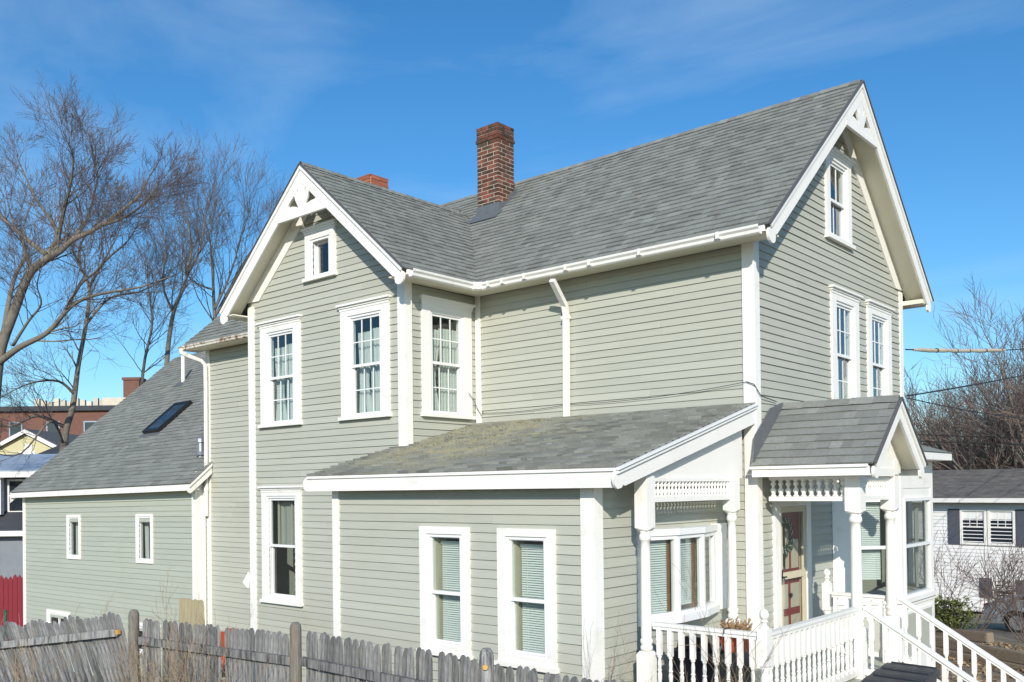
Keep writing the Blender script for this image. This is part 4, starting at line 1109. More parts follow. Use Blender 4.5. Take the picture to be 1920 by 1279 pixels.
def newel(x, y, z0, zt, label):
    b = MB(); w = 0.052
    b.box(x - w, x + w, y - w, y + w, zt - 0.36, zt); b.box(x - w, x + w, y - w, y + w, z0, z0 + 0.18)
    r = 0.045
    b.lathe((x, y, z0 + 0.18), [(r, 0), (r * .7, 0.02), (r * 1.1, 0.05), (r * .75, 0.1), (r, 0.2), (r * .8, (zt - .36 - z0 - .18) * .8), (r * 1.1, (zt - .36 - z0 - .18) * .93), (r * .8, zt - 0.36 - z0 - 0.18)], 12)
    b.lathe((x, y, zt), [(w * .9, 0), (w * .9, 0.01), (w * .45, 0.03), (w * .45, 0.05), (w * .75, 0.065), (w * .5, 0.08), (w * .85, 0.11), (w * .9, 0.135), (w * .7, 0.165), (w * .25, 0.185)], 12)
    return b.build('newel_post', 'white_paint', house, label=label)
newel(1.19, -2.33, FZ, -1.37, 'newel at the porch corner')
nw = newel(0.30, 1.40, FZ, -1.30, 'newel beside the front door')
# stairs
st = MB(); st.bar((1.28, 0.13, FZ - 0.25), (3.5, 0.13, FZ - 0.25 - 2.22 * 0.618), 0.05, 0.3); st.bar((1.28, 1.35, FZ - 0.25), (3.5, 1.35, FZ - 0.25 - 2.22 * 0.618), 0.05, 0.3)
sto = st.build('stairs', 'white_paint', house)
for k in range(7):
    b = MB(); b.box(1.27 + 0.28 * k, 1.57 + 0.28 * k, 0.16, 1.32, FZ - 0.173 * (k + 1) - 0.04, FZ - 0.173 * (k + 1)); b.build('step', 'white_paint', sto)

# front bay ---------------------------------------------------------
bay = MB(); BD = 0.72
BP = [(0.0, 2.38), (BD, 3.10), (BD, 4.60), (0.0, 5.32)]
def bpoly(off, z0, z1, b):
    P = [(-0.02, 2.38 - off * 1.4), (BD + off, 3.10 - off * 0.42), (BD + off, 4.60 + off * 0.42), (-0.02, 5.32 + off * 1.4)]
    b.prism([(x, y, z0) for x, y in P], (0, 0, z1 - z0))
bb = MB(); bpoly(0.0, -3.2, -1.72, bb); bayo = bb.build('bay', 'white_paint', house, label='three-sided front bay with tall windows')
bb = MB(); bpoly(0.0, -0.06, 0.36, bb); bb.build('frieze_board', 'white_paint', bayo)
bb = MB(); bpoly(0.06, -1.72, -1.66, bb); bb.build('sill', 'white_paint', bayo)
bb = MB(); bpoly(0.02, -1.78, -1.72, bb); bb.build('sill', 'white_paint', bayo)
bb = MB(); bpoly(0.26, 0.36, 0.47, bb); bb.build('cornice', 'white_paint', bayo)
bb = MB(); P = [(-0.01, 2.38 - 0.40), (BD + 0.28, 3.10 - 0.12), (BD + 0.28, 4.60 + 0.12), (-0.01, 5.32 + 0.40)]
bb.add([(x, y, 0.475) for x, y in P] + [(-0.01, 3.2, 0.80), (-0.01, 4.5, 0.80)], [(0, 1, 4), (1, 2, 5, 4), (2, 3, 5), (0, 3, 2, 1)]); bb.build('bay_roof', 'shingle', bayo)
for i in range(3):
    (x0, y0), (x1, y1) = BP[i], BP[i + 1]
    d = Vector((x1 - x0, y1 - y0, 0)); ln = d.length; d = d / ln; nn = Vector((d.y, -d.x, 0))
    Fb = frame((x0, y0, 0), d, nn)
    b = MB()
    lo = 0.36 if i == 0 else 0.16; hi = ln - 0.14 if i == 0 else (ln - 0.16 if i == 1 else ln - 0.3)
    if i == 1: lo, hi = 0.12, ln - 0.12
    b.fbox(Fb, 0.0, lo, -0.06, 0.0, -1.66, -0.06); b.build('panel_board', 'white_paint', bayo)
    b = MB(); b.fbox(Fb, hi, ln, -0.06, 0.0, -1.66, -0.06); b.build('panel_board', 'white_paint', bayo)
    spans = [(lo, hi)]
    b = MB(); b.fbox(Fb, 0.16, ln - 0.16, 0.001, 0.006, -2.55, -1.88); b.build('recessed_panel', 'siding', bayo)
    for (q0, q1, w0, w1) in ((0.13, ln - 0.13, -1.90, -1.86), (0.13, ln - 0.13, -2.57, -2.53)):
        b = MB(); b.fbox(Fb, q0, q1, 0.0005, 0.018, w0, w1); b.build('panel_moulding', 'white_paint', bayo)
    for (p, q) in spans:
        ring(Fb, p, q, -1.66, -0.20, 0.05, -0.06, 0.015).build('sash', 'vinyl', bayo)
        b = MB(); b.fbox(Fb, p + 0.05, q - 0.05, -0.04, 0.012, -0.93, -0.885); b.build('meeting_rail', 'vinyl', bayo)
        b = MB(); b.fbox(Fb, p, q, -0.06, -0.01, -0.20, -0.06); b.build('head_panel', 'white_paint', bayo)
        pane(Fb, p + 0.045, q - 0.045, -1.615, -0.245, -0.03, bayo)
        if i == 0: blind(Fb, p + 0.06, q - 0.12, -1.38, -0.27, -0.12, bayo)
        else:
            curtain_sheet(Fb, p + 0.02, p + 0.12, -1.6, -0.3, -0.16, bayo, m='lace', waves=1, amp=0.015); curtain_sheet(Fb, q - 0.2, q - 0.1, -1.6, -0.3, -0.16, bayo, m='lace', waves=1, amp=0.015)
# loose wiring stapled along the side wall
b = MB()
def sag(p, q, s, n=14):
    p, q = Vector(p), Vector(q)
    return [p.lerp(q, k / n) - Vector((0, 0, s * 4 * (k / n) * (1 - k / n))) for k in range(n + 1)]
b.tube(sag((-4.6, -0.02, 1.19), (-2.95, -0.02, 1.21), 0.03), 0.004, 5); b.tube(sag((-2.95, -0.02, 1.21), (-0.10, -0.03, 1.30), 0.05), 0.004, 5)
b.tube([(-0.10, -0.03, 1.30), (0.0, -0.035, 1.26), (0.03, 0.02, 1.17), (0.03, 0.10, 1.12), (0.02, 0.55, 1.08)], 0.006, 5)
b.tube([(-4.66, -0.25, 1.50), (-4.66, -0.13, 1.38), (-4.64, -0.06, 1.24), (-4.6, -0.03, 1.15), (-4.56, -0.03, 1.22)], 0.005, 5)
b.build('wiring', 'wire_black', house)

# ------------------------------------------------------------------ clapboards and shingles: the 300 that show largest stand alone
def emit(pieces, name, parents, limit=300, rest_label=None):
    pieces.sort(key=lambda p: -p[0])
    alone = [p for p in pieces if p[6] and p[0] > 0][:limit]; keep = set(map(id, alone))
    for p in alone:
        b = MB(); b.cur = p[3]; b.add(p[1], p[2]); b.build(name, p[5], parents[p[4]])
    ms = []; b = MB(); mi = []
    for p in pieces:
        if id(p) in keep: continue
        if p[5] not in ms: ms.append(p[5])
        b.cur = p[3]; b.add(p[1], p[2]); mi += [ms.index(p[5])] * len(p[2])
    me = b.mesh(name, ms[0])
    for m in ms[1:]: me.materials.append(MATS[m])
    me.polygons.foreach_set('material_index', mi)
    return place(name, me, house, rest_label, 'stuff')
emit(PIECES, 'clapboard', walls, rest_label='the narrower and more distant clapboards')
emit(SHING, 'shingle', ROOFS, rest_label='the smaller shingles')
# ------------------------------------------------------------------ fence in front
def picket_mesh(w, h, seed):
    rr = random.Random(seed); b = MB(); t = 0.009
    tp_ = [(-w / 2, h - 0.072 - rr.uniform(0, .008)), (-w * 0.40, h - 0.034), (-w * 0.22, h - 0.009), (0.004 * rr.uniform(-1, 1), h), (w * 0.23, h - 0.010), (w * 0.41, h - 0.036), (w / 2, h - 0.076)]
    out = [(w / 2, 0)] + list(reversed(tp_)) + [(-w / 2, 0)]
    b.prism([(x, -t, z) for x, z in out], (0, 2 * t, 0))
    return b.mesh('picket', 'weathered')
PK = [picket_mesh(0.074 + 0.005 * (i % 3 - 1), 1.78, i) for i in range(6)]
fence = thing('picket_fence', (-2.4, -5.05, -3.2), 'weathered grey stockade fence of pointed pickets with three upright posts', 'fence')
P3, P2, P1, P0_ = Vector((-4.90, -5.46, 0)), Vector((-2.44, -5.04, 0)), Vector((0.07, -4.98, 0)), Vector((2.6, -4.95, 0))
def run(a, b_, tops, gaps=()):
    a, b_ = Vector(a), Vector(b_); d = (b_ - a).normalized(); ln = (b_ - a).length
    ang = math.atan2(d.y, d.x); x = 0.06
    k = 0
    while x < ln - 0.02:
        if k not in gaps:
            p = a + d * x + Vector((d.y, -d.x, 0)) * (0.0095 * (k % 2) + random.uniform(-.002, .002))
            top = tops[0] + (tops[1] - tops[0]) * x / ln + random.uniform(-0.014, 0.012)
            mw = Matrix.Translation((p.x, p.y, top - 1.78)) @ Matrix.Rotation(ang, 4, 'Z') @ Matrix.Rotation(random.gauss(0, R(0.8)), 4, 'Y') @ Matrix.Rotation(random.gauss(0, R(0.7)), 4, 'X')
            place('picket', random.choice(PK), fence, mw=mw)
        x += 0.0700 + random.uniform(-0.002, 0.003); k += 1
run(P3, P2, (-1.415, -1.415), gaps=(19,)); run(P2, P1, (-1.385, -1.41)); run(P1, P0_, (-1.43, -1.43))
def rail_bar(a, b_, z0, z1, off=0.045):
    a, b_ = Vector(a), Vector(b_); d = (b_ - a).normalized(); nrm = Vector((d.y, -d.x, 0))
    b = MB(); b.bar(a + d * 0.05 + nrm * off + Vector((0, 0, z0)), b_ - d * 0.05 + nrm * off + Vector((0, 0, z1)), 0.045, 0.085)
    return b.build('rail', 'weathered', fence)
for a, b_, z0, z1 in ((P3, P2, -1.66, -1.69), (P2, P1, -1.68, -1.72), (P1, P0_, -1.74, -1.76)):
    rail_bar(a, b_, z0, z1); rail_bar(a, b_, z0 - 1.1, z1 - 1.1)
def fpost(p, z1, z0=-3.4, r=0.06, m='weathered'):
    b = MB(); n = 14
    b.lathe((p.x - 0.005, p.y - 0.075, z0), [(r * 1.05, 0), (r, (z1 - z0) * .5), (r * 0.97, z1 - z0 - 0.06), (r * 0.85, z1 - z0 - 0.025), (r * 0.5, z1 - z0)], n)
    return b.build('post', m, fence, smooth=False)
fpost(P3, -1.315, m='post_wood'); fpost(P2, -1.295, m='post_wood'); fpost(P1, -1.30, r=0.06, m='weathered')
b = MB(); c = Vector((0.105, -5.118, -1.44)); b.tube([c, c + Vector((0.01, -0.008, 0))], 0.022, 10); b.build('knot', 'orange_wood', fence)

# the fallen panel
pan = thing('fence_panel', (-6.3, -5.75, -3.2), 'grey picket fence panel that has come loose and leans over sideways', 'fence panel')
d = Vector((-0.987, -0.161, 0)); ang = math.atan2(-d.y, -d.x)
a0 = P3 + d * 0.42
s = 0.0; k = 0
while s < 3.2:
    p = a0 + d * s + Vector((-d.y, d.x, 0)) * (0.0095 * (k % 2))
    top = -1.40 - 0.118 * s + 0.03 * math.sin(s * 9) + random.uniform(-0.02, 0.02)
    tilt = R(-25 - 3.5 * s) + random.gauss(0, R(0.9))
    # rotate about the picket's top end
    mw = Matrix.Translation((p.x, p.y, top)) @ Matrix.Rotation(ang, 4, 'Z') @ Matrix.Rotation(tilt, 4, 'Y') @ Matrix.Rotation(random.gauss(0, R(1.0)), 4, 'X') @ Matrix.Translation((0, 0, -1.78))
    place('picket', random.choice(PK), pan, mw=mw)
    s += 0.077 + random.uniform(-0.003, 0.004); k += 1
b = MB(); nrm = Vector((d.y, -d.x, 0)); nrm = nrm if nrm.y < 0 else -nrm
b.bar(a0 + d * -0.06 + nrm * 0.055 + Vector((0, 0, -1.60)), a0 + d * 3.25 + nrm * 0.055 + Vector((0, 0, -2.06)), 0.045, 0.085); b.build('rail', 'weathered', pan)
b = MB(); c = a0 + d * -0.065 + nrm * 0.055 + Vector((0, 0, -1.592)); b.bar(c, c - d * 0.045, 0.04, 0.05); b.build('rail_end', 'orange_wood', pan)
b = MB(); b.bar(a0 + d * 0.35 + nrm * 0.055 + Vector((0, 0, -2.7)), a0 + d * 3.4 + nrm * 0.055 + Vector((0, 0, -3.1)), 0.045, 0.085); b.build('rail', 'weathered', pan)

# things just behind the fence
b = MB(); rr = random.Random(3)
pts = [(-7.55, -1.56)] + [(-7.55 + 0.68 * k / 12, -1.555 + rr.uniform(-.012, .012)) for k in range(1, 12)] + [(-6.87, -1.57), (-6.72, -3.9), (-7.66, -3.9)]
b.prism([(x, -3.5 - 0.03 * (x + 7), z) for x, z in pts], (0, -0.02, 0))
tag(b.build('plywood_board', 'cut_wood'), 'pale weathered plywood board standing on edge behind the fence', 'board')
sb_ = thing('snow_scoop', (-5.1, -4.2, -3.3), 'orange red metal scoop leaning upright behind the gap in the fence', 'scoop')
b = MB(); b.prism([(-5.50, -4.1, -1.79), (-4.80, -4.1, -1.755), (-4.80, -4.06, -2.3), (-5.50, -4.06, -2.3)], (0, -0.02, 0)); b.build('blade', 'orange_red', sb_)
b = MB(); b.bar((-5.12, -4.14, -1.72), (-5.12, -4.10, -3.4), 0.1, 0.06); b.build('handle', 'orange_red', sb_)
b = MB(); b.prism([(-8.80, -1.62, -1.56), (-8.735, -1.55, -1.38), (-8.715, -1.53, -1.48), (-8.735, -1.56, -1.66)], (0.0, 0.015, 0)); b.build('loose_flashing', 'white_paint', house)

# ------------------------------------------------------------------ porch and yard things
def trash_bin(x, y, label):
    t = thing('trash_bin', (x + 0.27, y, -3.22), label, 'bin', 'bins by the stairs')
    z0, z1 = -3.2, -2.09
    b = MB(); b.hexa([(x + .05, y - .15, z0), (x + .45, y - .15, z0), (x + .45, y + .15, z0), (x + .05, y + .15, z0), (x, y - .18, z1), (x + .5, y - .18, z1), (x + .5, y + .18, z1), (x, y + .18, z1)]); b.build('body', 'bin_plastic', t)
    b = MB(); b.prism([(x - .02, y + dy, z1 + dz) for dy, dz in ((-.2, 0), (-.2, .022), (-.12, .052), (.0, .075), (.1, .085), (.15, .087), (.19, .075), (.2, .03), (.2, 0))], (.55, 0, -.012)); b.build('lid', 'bin_plastic', t)
    b = MB(); b.tube([(x + .02, y + .17, z1 + .088), (x + .5, y + .17, z1 + .076)], .012, 8); b.build('hinge', 'bin_plastic', t)
    for s_ in (-1, 1):
        b = MB(); b.tube([(x + .03 + (.4 if s_ > 0 else 0), y + .12, z0 + .1), (x + .08 + (.4 if s_ > 0 else 0), y + .12, z0 + .1)], .1, 12); b.build('wheel', 'tyre', t)
trash_bin(1.66, -0.98, 'dark grey trash bin farthest out from the stair railing')
trash_bin(1.61, -0.57, 'dark grey trash bin in the middle of the row of three')
trash_bin(1.57, -0.16, 'dark grey trash bin standing against the stair railing')
b = MB()
# grill under its cover
gr_ = thing('covered_grill', (0.35, -1.55, FZ), 'black barbecue grill standing behind the porch railing', 'grill')
b = MB(); b.hexa([(-.02, -2.05, FZ), (.5, -2.05, FZ), (.5, -1.25, FZ), (-.02, -1.25, FZ), (-.04, -2.08, -1.74), (.52, -2.08, -1.74), (.52, -1.22, -1.74), (-.04, -1.22, -1.74)]); b.build('cabinet', 'grill_black', gr_)
b = MB(); b.prism([(0.02, -2.0, -1.735), (.46, -2.0, -1.735), (.44, -2.0, -1.64), (.30, -2.0, -1.585), (.14, -2.0, -1.585), (.04, -2.0, -1.64)], (0, .7, 0)); b.build('hood', 'grill_black', gr_)
b = MB(); b.tube([(0.49, -1.95, -1.69), (0.49, -1.35, -1.69)], .014, 8); b.build('handle', 'metal_grey', gr_)
# planter with dry plant
pl = thing('hanging_planter', (0.78, -2.15, -1.66), 'orange red planter of dry brown stems hung inside the porch railing', 'planter')
b = MB(); b.hexa([(.70, -2.22, -1.66), (.88, -2.22, -1.66), (.88, -2.08, -1.66), (.70, -2.08, -1.66), (.66, -2.27, -1.49), (.92, -2.27, -1.49), (.92, -2.05, -1.49), (.66, -2.05, -1.49)]); b.build('pot', 'orange_red', pl)
b = MB(); b.tube([(.79, -2.2, -1.47), (.79, -2.28, -1.405), (.79, -2.385, -1.405), (.79, -2.385, -1.45)], .006, 5); b.build('hook', 'metal_dark', pl)
b = MB(); rr = random.Random(5)
for k in range(90):
    p = Vector((rr.uniform(.67, .91), rr.uniform(-2.25, -2.07), -1.50)); q = p + Vector((rr.gauss(0, .05), rr.gauss(0, .05), rr.uniform(.07, .17)))
    b.tube([p, p.lerp(q, .5) + Vector((0, 0, .02)), q], [.005, .004, .0025], 3)
    for _ in range(3):
        c = p.lerp(q, rr.uniform(.4, 1)); u = Vector((rr.gauss(0, 1), rr.gauss(0, 1), rr.gauss(0, 1))).normalized() * .022; v = u.orthogonal().normalized() * .010
        b.add([c - u, c + v, c + u, c - v], [(0, 1, 2, 3)])
b.build('dry_plant', 'dry_leaf', pl)
# wreath hanging on the door
wr = thing('wreath', (0.03, 0.86, -0.62), 'dark green Christmas wreath with pale ribbon hung behind the storm door glass', 'wreath')
b = MB(); rr = random.Random(8)
for k in range(700):
    a = rr.uniform(0, 6.283); r_ = 0.19 + rr.gauss(0, .035); c = Vector((-0.028 + rr.gauss(0, .006), 0.86 + r_ * math.cos(a), -0.66 + r_ * math.sin(a)))
    u = Vector((rr.gauss(0, .3), rr.gauss(0, 1), rr.gauss(0, 1))).normalized() * rr.uniform(.02, .045); v = u.orthogonal().normalized() * .005
    b.add([c - u, c + v, c + u, c - v], [(0, 1, 2, 3)])
b.build('needles', 'needle_green', wr)
b = MB()
for k in range(14):
    a = 6.283 * k / 14; b.tube([(-0.02, 0.86 + .17 * math.cos(a), -0.66 + .17 * math.sin(a)), (-0.018, 0.86 + .24 * math.cos(a + .3), -0.66 + .24 * math.sin(a + .3))], [.008, .004], 5)
b.build('ribbon', 'curtain', wr)
# small mailbox on the newel
mb_ = MB(); mb_.box(0.353, 0.372, 1.36, 1.44, -1.60, -1.44); tag(mb_.build('mailbox', 'metal_grey'), 'small grey letter box fixed to the newel by the door', 'mailbox')

# ------------------------------------------------------------------ bare trees
def branch(bT, bt, p, d, ln, r, lev, rr, maxlev, up=0.18, kids=(6, 6, 4), thin=0.0055, spread=(22, 48), shrink=(0.45, 0.68)):
    """one branch as a bent tapering tube with children; thick ones go to bT, twigs to bt"""
    n = max(2, min(7, int(ln / 0.33) + 1)); pts = [p.copy()]; dd = d.normalized()
    for i in range(n):
        dd = (dd + Vector((rr.gauss(0, .13), rr.gauss(0, .13), rr.gauss(0, .08) + up * 0.33))).normalized()
        pts.append(pts[-1] + dd * (ln / n))
    r1 = max(thin * 0.55, r * 0.3)
    rad = [r + (r1 - r) * i / n for i in range(n + 1)]
    (bT if r > 0.03 else bt).tube(pts, rad, 6 if r > 0.05 else (4 if r > 0.02 else 3), cap=False)
    if lev >= maxlev: return
    kk = max(1, kids[min(lev, len(kids) - 1)] + rr.randint(-1, 1))
    for k in range(kk):
        t = 0.25 + 0.75 * (k + rr.random()) / kk if k < kk - 1 else 1.0
        i = min(int(t * n), n - 1); q = pts[i].lerp(pts[i + 1], min(t * n - i, 1)); ax = (pts[i + 1] - pts[i]).normalized()
        perp = ax.orthogonal().normalized(); perp.rotate(Matrix.Rotation(rr.uniform(0, 6.283), 3, ax))
        a = R(rr.uniform(*spread)) if k < kk - 1 else R(rr.uniform(4, 22)); nd = ax * math.cos(a) + perp * math.sin(a); nd.z += up * 0.7
        rk = max(thin, r * (1 - 0.6 * t) * rr.uniform(0.42, 0.62))
        branch(bT, bt, q, nd, ln * rr.uniform(*shrink) * (1.15 - 0.4 * t), rk, lev + 1, rr, maxlev, up, kids, thin, spread, shrink)

def limb_tree(label, limbs, base, seed, sub=11, sublen=1.9, maxlev=3, thin=0.0055, m2='twig', up=0.22, group=None, kids=(7, 6, 4), rscale=0.78, lo=0.2, top=0.80, tlo=0.42):
    rr = random.Random(seed); t = thing('bare_tree', base, label, 'tree', group)
    bT, bt = MB(), MB()
    for li, (pts, r0, r1) in enumerate(limbs):
        r0 *= rscale; r1 *= rscale
        P = [Vector((p[0], p[1], p[2] if p[2] < 8 else 8 + (p[2] - 8) * top)) for p in pts]; n = len(P) - 1
        Q = []
        for i in range(n):
            a, b_, c, e = P[max(i - 1, 0)], P[i], P[i + 1], P[min(i + 2, n)]
            for k in range(4):
                u = k / 4
                Q.append(0.5 * ((2 * b_) + (c - a) * u + (2 * a - 5 * b_ + 4 * c - e) * u * u + (3 * b_ - a - 3 * c + e) * u ** 3))
        Q.append(P[-1]); N = len(Q) - 1
        rad = [r0 + (r1 - r0) * (i / N) ** 0.8 for i in range(N + 1)]
        bT.tube(Q, rad, 9)
        for k in range(sub):
            f0 = lo if li else tlo
            tt = f0 + (1 - f0) * (k + rr.random()) / sub
            i = min(int(tt * N), N - 1); ax = (Q[i + 1] - Q[i]).normalized()
            perp = ax.orthogonal().normalized(); perp.rotate(Matrix.Rotation(rr.uniform(0, 6.283), 3, ax))
            a = R(rr.uniform(25, 58)); nd = ax * math.cos(a) + perp * math.sin(a); nd.z += up + 0.1
            branch(bT, bt, Q[i], nd, sublen * rr.uniform(0.65, 1.25) * (1.35 - 0.75 * tt), max(0.013, rad[i] * rr.uniform(0.3, 0.45)), 1, rr, maxlev, up, kids, thin)
        branch(bT, bt, Q[-1], Q[-1] - Q[-2], sublen * 0.6, r1, 1, rr, maxlev, up, kids, thin)
    bT.build('trunk', 'bark', t, smooth=True); bt.build('crown', m2, t)
    return t
A_l = [
 ([(-30.8, 1.9, -5.0), (-30.78, 1.95, -0.6), (-30.46, 2.18, 3.23), (-30.26, 2.33, 5.14), (-29.88, 2.63, 6.46), (-29.45, 2.99, 7.85), (-29.02, 3.34, 8.47), (-28.55, 3.75, 8.93), (-28.24, 4.01, 9.39), (-27.65, 4.52, 9.85), (-26.87, 5.18, 10.69), (-26.39, 5.59, 11.38), (-26.08, 5.84, 12.24)], 0.34, 0.035),
 ([(-29.08, 3.3, 8.39), (-29.06, 3.74, 9.33), (-29.28, 3.99, 9.9), (-29.88, 3.9, 10.81), (-30.6, 3.7, 11.89), (-31.24, 3.57, 13.16), (-31.76, 3.54, 14.0)], 0.15, 0.02),
 ([(-29.0, 3.88, 9.82), (-28.19, 3.77, 10.88), (-27.39, 3.65, 11.82), (-26.9, 3.48, 12.57), (-26.6, 3.17, 12.99)], 0.10, 0.02),
 ([(-30.38, 2.23, 4.67), (-29.2, 2.58, 5.21), (-27.92, 3.02, 5.64), (-26.77, 3.34, 6.44), (-25.59, 3.7, 6.72), (-24.0, 4.41, 6.85), (-22.77, 4.81, 7.08)], 0.17, 0.02),
 ([(-28.96, 3.4, 8.78), (-30.88, 3.03, 10.34), (-32.31, 3.11, 11.39), (-33.74, 3.17, 12.83)], 0.13, 0.02),
 ([(-28.24, 4.01, 9.39), (-28.19, 4.53, 10.43), (-28.37, 4.86, 11.66), (-28.6, 5.14, 12.76), (-29.08, 5.2, 13.6)], 0.10, 0.02),
 ([(-31.33, 2.72, 5.13), (-31.48, 3.09, 7.22), (-31.71, 3.41, 8.37), (-31.8, 3.84, 9.7), (-32.58, 3.68, 11.16), (-33.17, 3.67, 12.65)], 0.15, 0.02),
 ([(-27.41, 4.72, 10.08), (-26.39, 4.94, 10.14), (-25.32, 5.19, 10.58), (-24.38, 5.34, 11.38)], 0.09, 0.02),
 ([(-29.9, 2.63, 5.37), (-28.95, 2.78, 6.12), (-28.07, 2.87, 6.63), (-27.65, 2.57, 7.19), (-26.96, 2.5, 7.81)], 0.08, 0.015),
 ([(-27.45, 3.42, 6.39), (-26.66, 3.59, 7.2), (-25.82, 3.81, 7.63), (-25.0, 4.02, 8.62), (-24.45, 3.98, 9.23)], 0.09, 0.015)]
B_l = [
 ([(-32.9, 5.4, -5.0), (-32.84, 5.47, -0.71), (-32.66, 5.58, 1.93), (-32.57, 5.65, 2.68), (-32.38, 5.8, 3.43), (-32.27, 5.89, 4.35), (-32.15, 5.97, 5.29), (-31.88, 6.18, 7.03), (-31.79, 6.24, 8.42), (-32.05, 6.0, 9.48), (-32.27, 5.8, 10.34), (-32.38, 5.69, 11.31)], 0.25, 0.03),
 ([(-31.79, 6.24, 8.42), (-30.99, 6.48, 9.55), (-29.93, 6.94, 10.49), (-29.24, 7.08, 11.39)], 0.09, 0.02),
 ([(-32.3, 5.86, 4.01), (-32.1, 5.15, 4.47), (-32.2, 4.18, 4.34), (-32.28, 3.24, 3.82)], 0.09, 0.02),
 ([(-31.93, 6.14, 6.79), (-31.51, 6.93, 7.93), (-30.93, 7.87, 8.31), (-30.57, 8.61, 8.92)], 0.08, 0.02),
 ([(-32.05, 6.0, 9.48), (-32.34, 6.18, 10.76), (-32.02, 6.87, 12.15), (-32.17, 7.17, 12.9)], 0.09, 0.02),
 ([(-32.65, 5.58, 2.72), (-32.58, 4.53, 3.1), (-32.5, 3.51, 2.63), (-32.36, 2.52, 2.78)], 0.10, 0.03),
 ([(-32.18, 5.33, 2.05), (-31.33, 4.52, 2.81), (-30.97, 3.3, 1.54), (-30.46, 2.2, 1.5)], 0.08, 0.02)]
C_l = [
 ([(-32.6, 9.6, -5.0), (-32.49, 9.7, 1.5), (-32.28, 9.82, 5.68), (-32.04, 10.01, 7.83), (-31.66, 10.31, 9.24), (-31.4, 10.51, 11.12), (-31.45, 10.44, 12.44), (-31.68, 10.23, 13.79)], 0.20, 0.02),
 ([(-32.04, 10.01, 7.83), (-32.68, 9.87, 9.47), (-32.83, 10.15, 11.44), (-33.33, 10.13, 13.0)], 0.08, 0.015),
 ([(-31.57, 10.38, 9.84), (-30.8, 10.59, 11.14), (-30.3, 10.56, 12.86), (-29.75, 10.57, 14.0)], 0.08, 0.015)]
D_l = [
 ([(-32.4, 12.5, -5.0), (-32.4, 12.42, 1.54), (-32.41, 12.36, 5.69), (-32.48, 12.26, 8.4), (-32.51, 12.2, 10.81), (-32.59, 12.1, 12.66), (-32.82, 11.88, 14.0)], 0.20, 0.02),
 ([(-32.48, 12.26, 8.4), (-31.63, 12.52, 10.23), (-30.95, 12.65, 12.06), (-30.26, 12.78, 13.9)], 0.09, 0.015),
 ([(-32.49, 12.23, 9.59), (-33.1, 11.93, 9.9), (-33.94, 11.86, 10.6), (-34.4, 11.88, 12.0)], 0.07, 0.015),
 ([(-32.52, 12.23, 7.88), (-32.13, 13.4, 10.96), (-31.92, 14.44, 13.14), (-32.09, 15.16, 14.4)], 0.09, 0.015)]
E_l = [([(-37.2, 11.0, -5.0), (-37.09, 11.01, 1.66), (-36.9, 11.11, 5.75), (-36.54, 11.4, 8.04), (-36.61, 11.31, 9.83), (-36.73, 11.18, 11.62)], 0.16, 0.02)]
limb_tree('big bare tree with a thick curving trunk and reddish twigs', A_l, (-30.8, 1.9, -4.9), 11, sub=14, sublen=2.0, maxlev=4, kids=(0, 6, 4, 3), up=0.12)
limb_tree('slender bare tree with a straight pale trunk beside the big curving tree', B_l, (-32.9, 5.4, -4.9), 12, sub=11, sublen=1.8, maxlev=4, kids=(0, 5, 4, 2), up=0.10)
limb_tree('thin bare tree rising behind the addition roof', C_l, (-32.6, 9.6, -4.9), 13, sub=15, sublen=2.5, maxlev=4, m2='twig_grey', up=0.2, kids=(0, 5, 4, 2))
limb_tree('many-stemmed bare tree next to the wing gable', D_l, (-32.4, 12.5, -4.9), 14, sub=16, sublen=2.6, maxlev=4, m2='twig_grey', up=0.22, kids=(0, 5, 4, 2))
limb_tree('small bare tree between the straight trunk and the addition roof', E_l, (-37.2, 11.0, -4.9), 15, sub=28, sublen=2.6, maxlev=4, m2='twig_grey', up=0.12, kids=(0, 6, 4, 2), tlo=.38)

def grown_tree(x, y, h, label, seed, spread=0.5, m2='twig_far', thin=0.011, kids=(9, 8, 5, 3), forks=6, maxlev=3, up=0.12, lean=(0, 0)):
    rr = random.Random(seed); z0 = gh(x, y) - 0.1
    t = thing('bare_tree', (x, y, z0), label, 'tree', 'bare trees beyond the neighbouring house')
    bT, bt = MB(), MB()
    P = [Vector((x, y, z0)), Vector((x + rr.gauss(0, .1) + lean[0] * .4, y, z0 + h * .16)), Vector((x + rr.gauss(0, .2) + lean[0], y, z0 + h * .34))]
    bT.tube(P, [h * .016, h * .013, h * .010], 8)
    for k in range(forks):
        a = 6.283 * k / forks + rr.uniform(-.4, .4); d_ = Vector((math.cos(a) * spread, math.sin(a) * spread, 1.0))
        q = P[1].lerp(P[2], rr.uniform(0, 1))
        branch(bT, bt, q, d_, h * rr.uniform(.42, .6), h * 0.0085, 0, rr, maxlev, up, kids, thin, (22, 55), (0.42, 0.62))
    bT.build('trunk', 'bark', t, smooth=True); bt.build('crown', m2, t)
    return t
grown_tree(-5.6, 41.5, 14.6, 'tall wide bare tree at the edge behind the white house', 21, 0.75, forks=12)
grown_tree(-10.6, 47.0, 12.0, 'rounded bare tree just past the entrance gable', 22, 0.7, forks=9)
grown_tree(-14.2, 52.0, 11.0, 'low bare tree peeping past the entrance gable', 23, 0.7, forks=8)
grown_tree(-8.0, 50.0, 14.0, 'dense bare tree in the middle of the far row', 24, 0.75, forks=10)
grown_tree(-3.2, 44.0, 14.5, 'bare tree cut off by the edge of the picture', 25, 0.7, forks=9)
grown_tree(-11.5, 58.0, 14.0, 'bare tree at the back of the far row', 26, 0.8, forks=10)
grown_tree(-5.0, 55.0, 14.5, 'spreading bare tree at the back behind the tall one', 27, 0.8, forks=10)
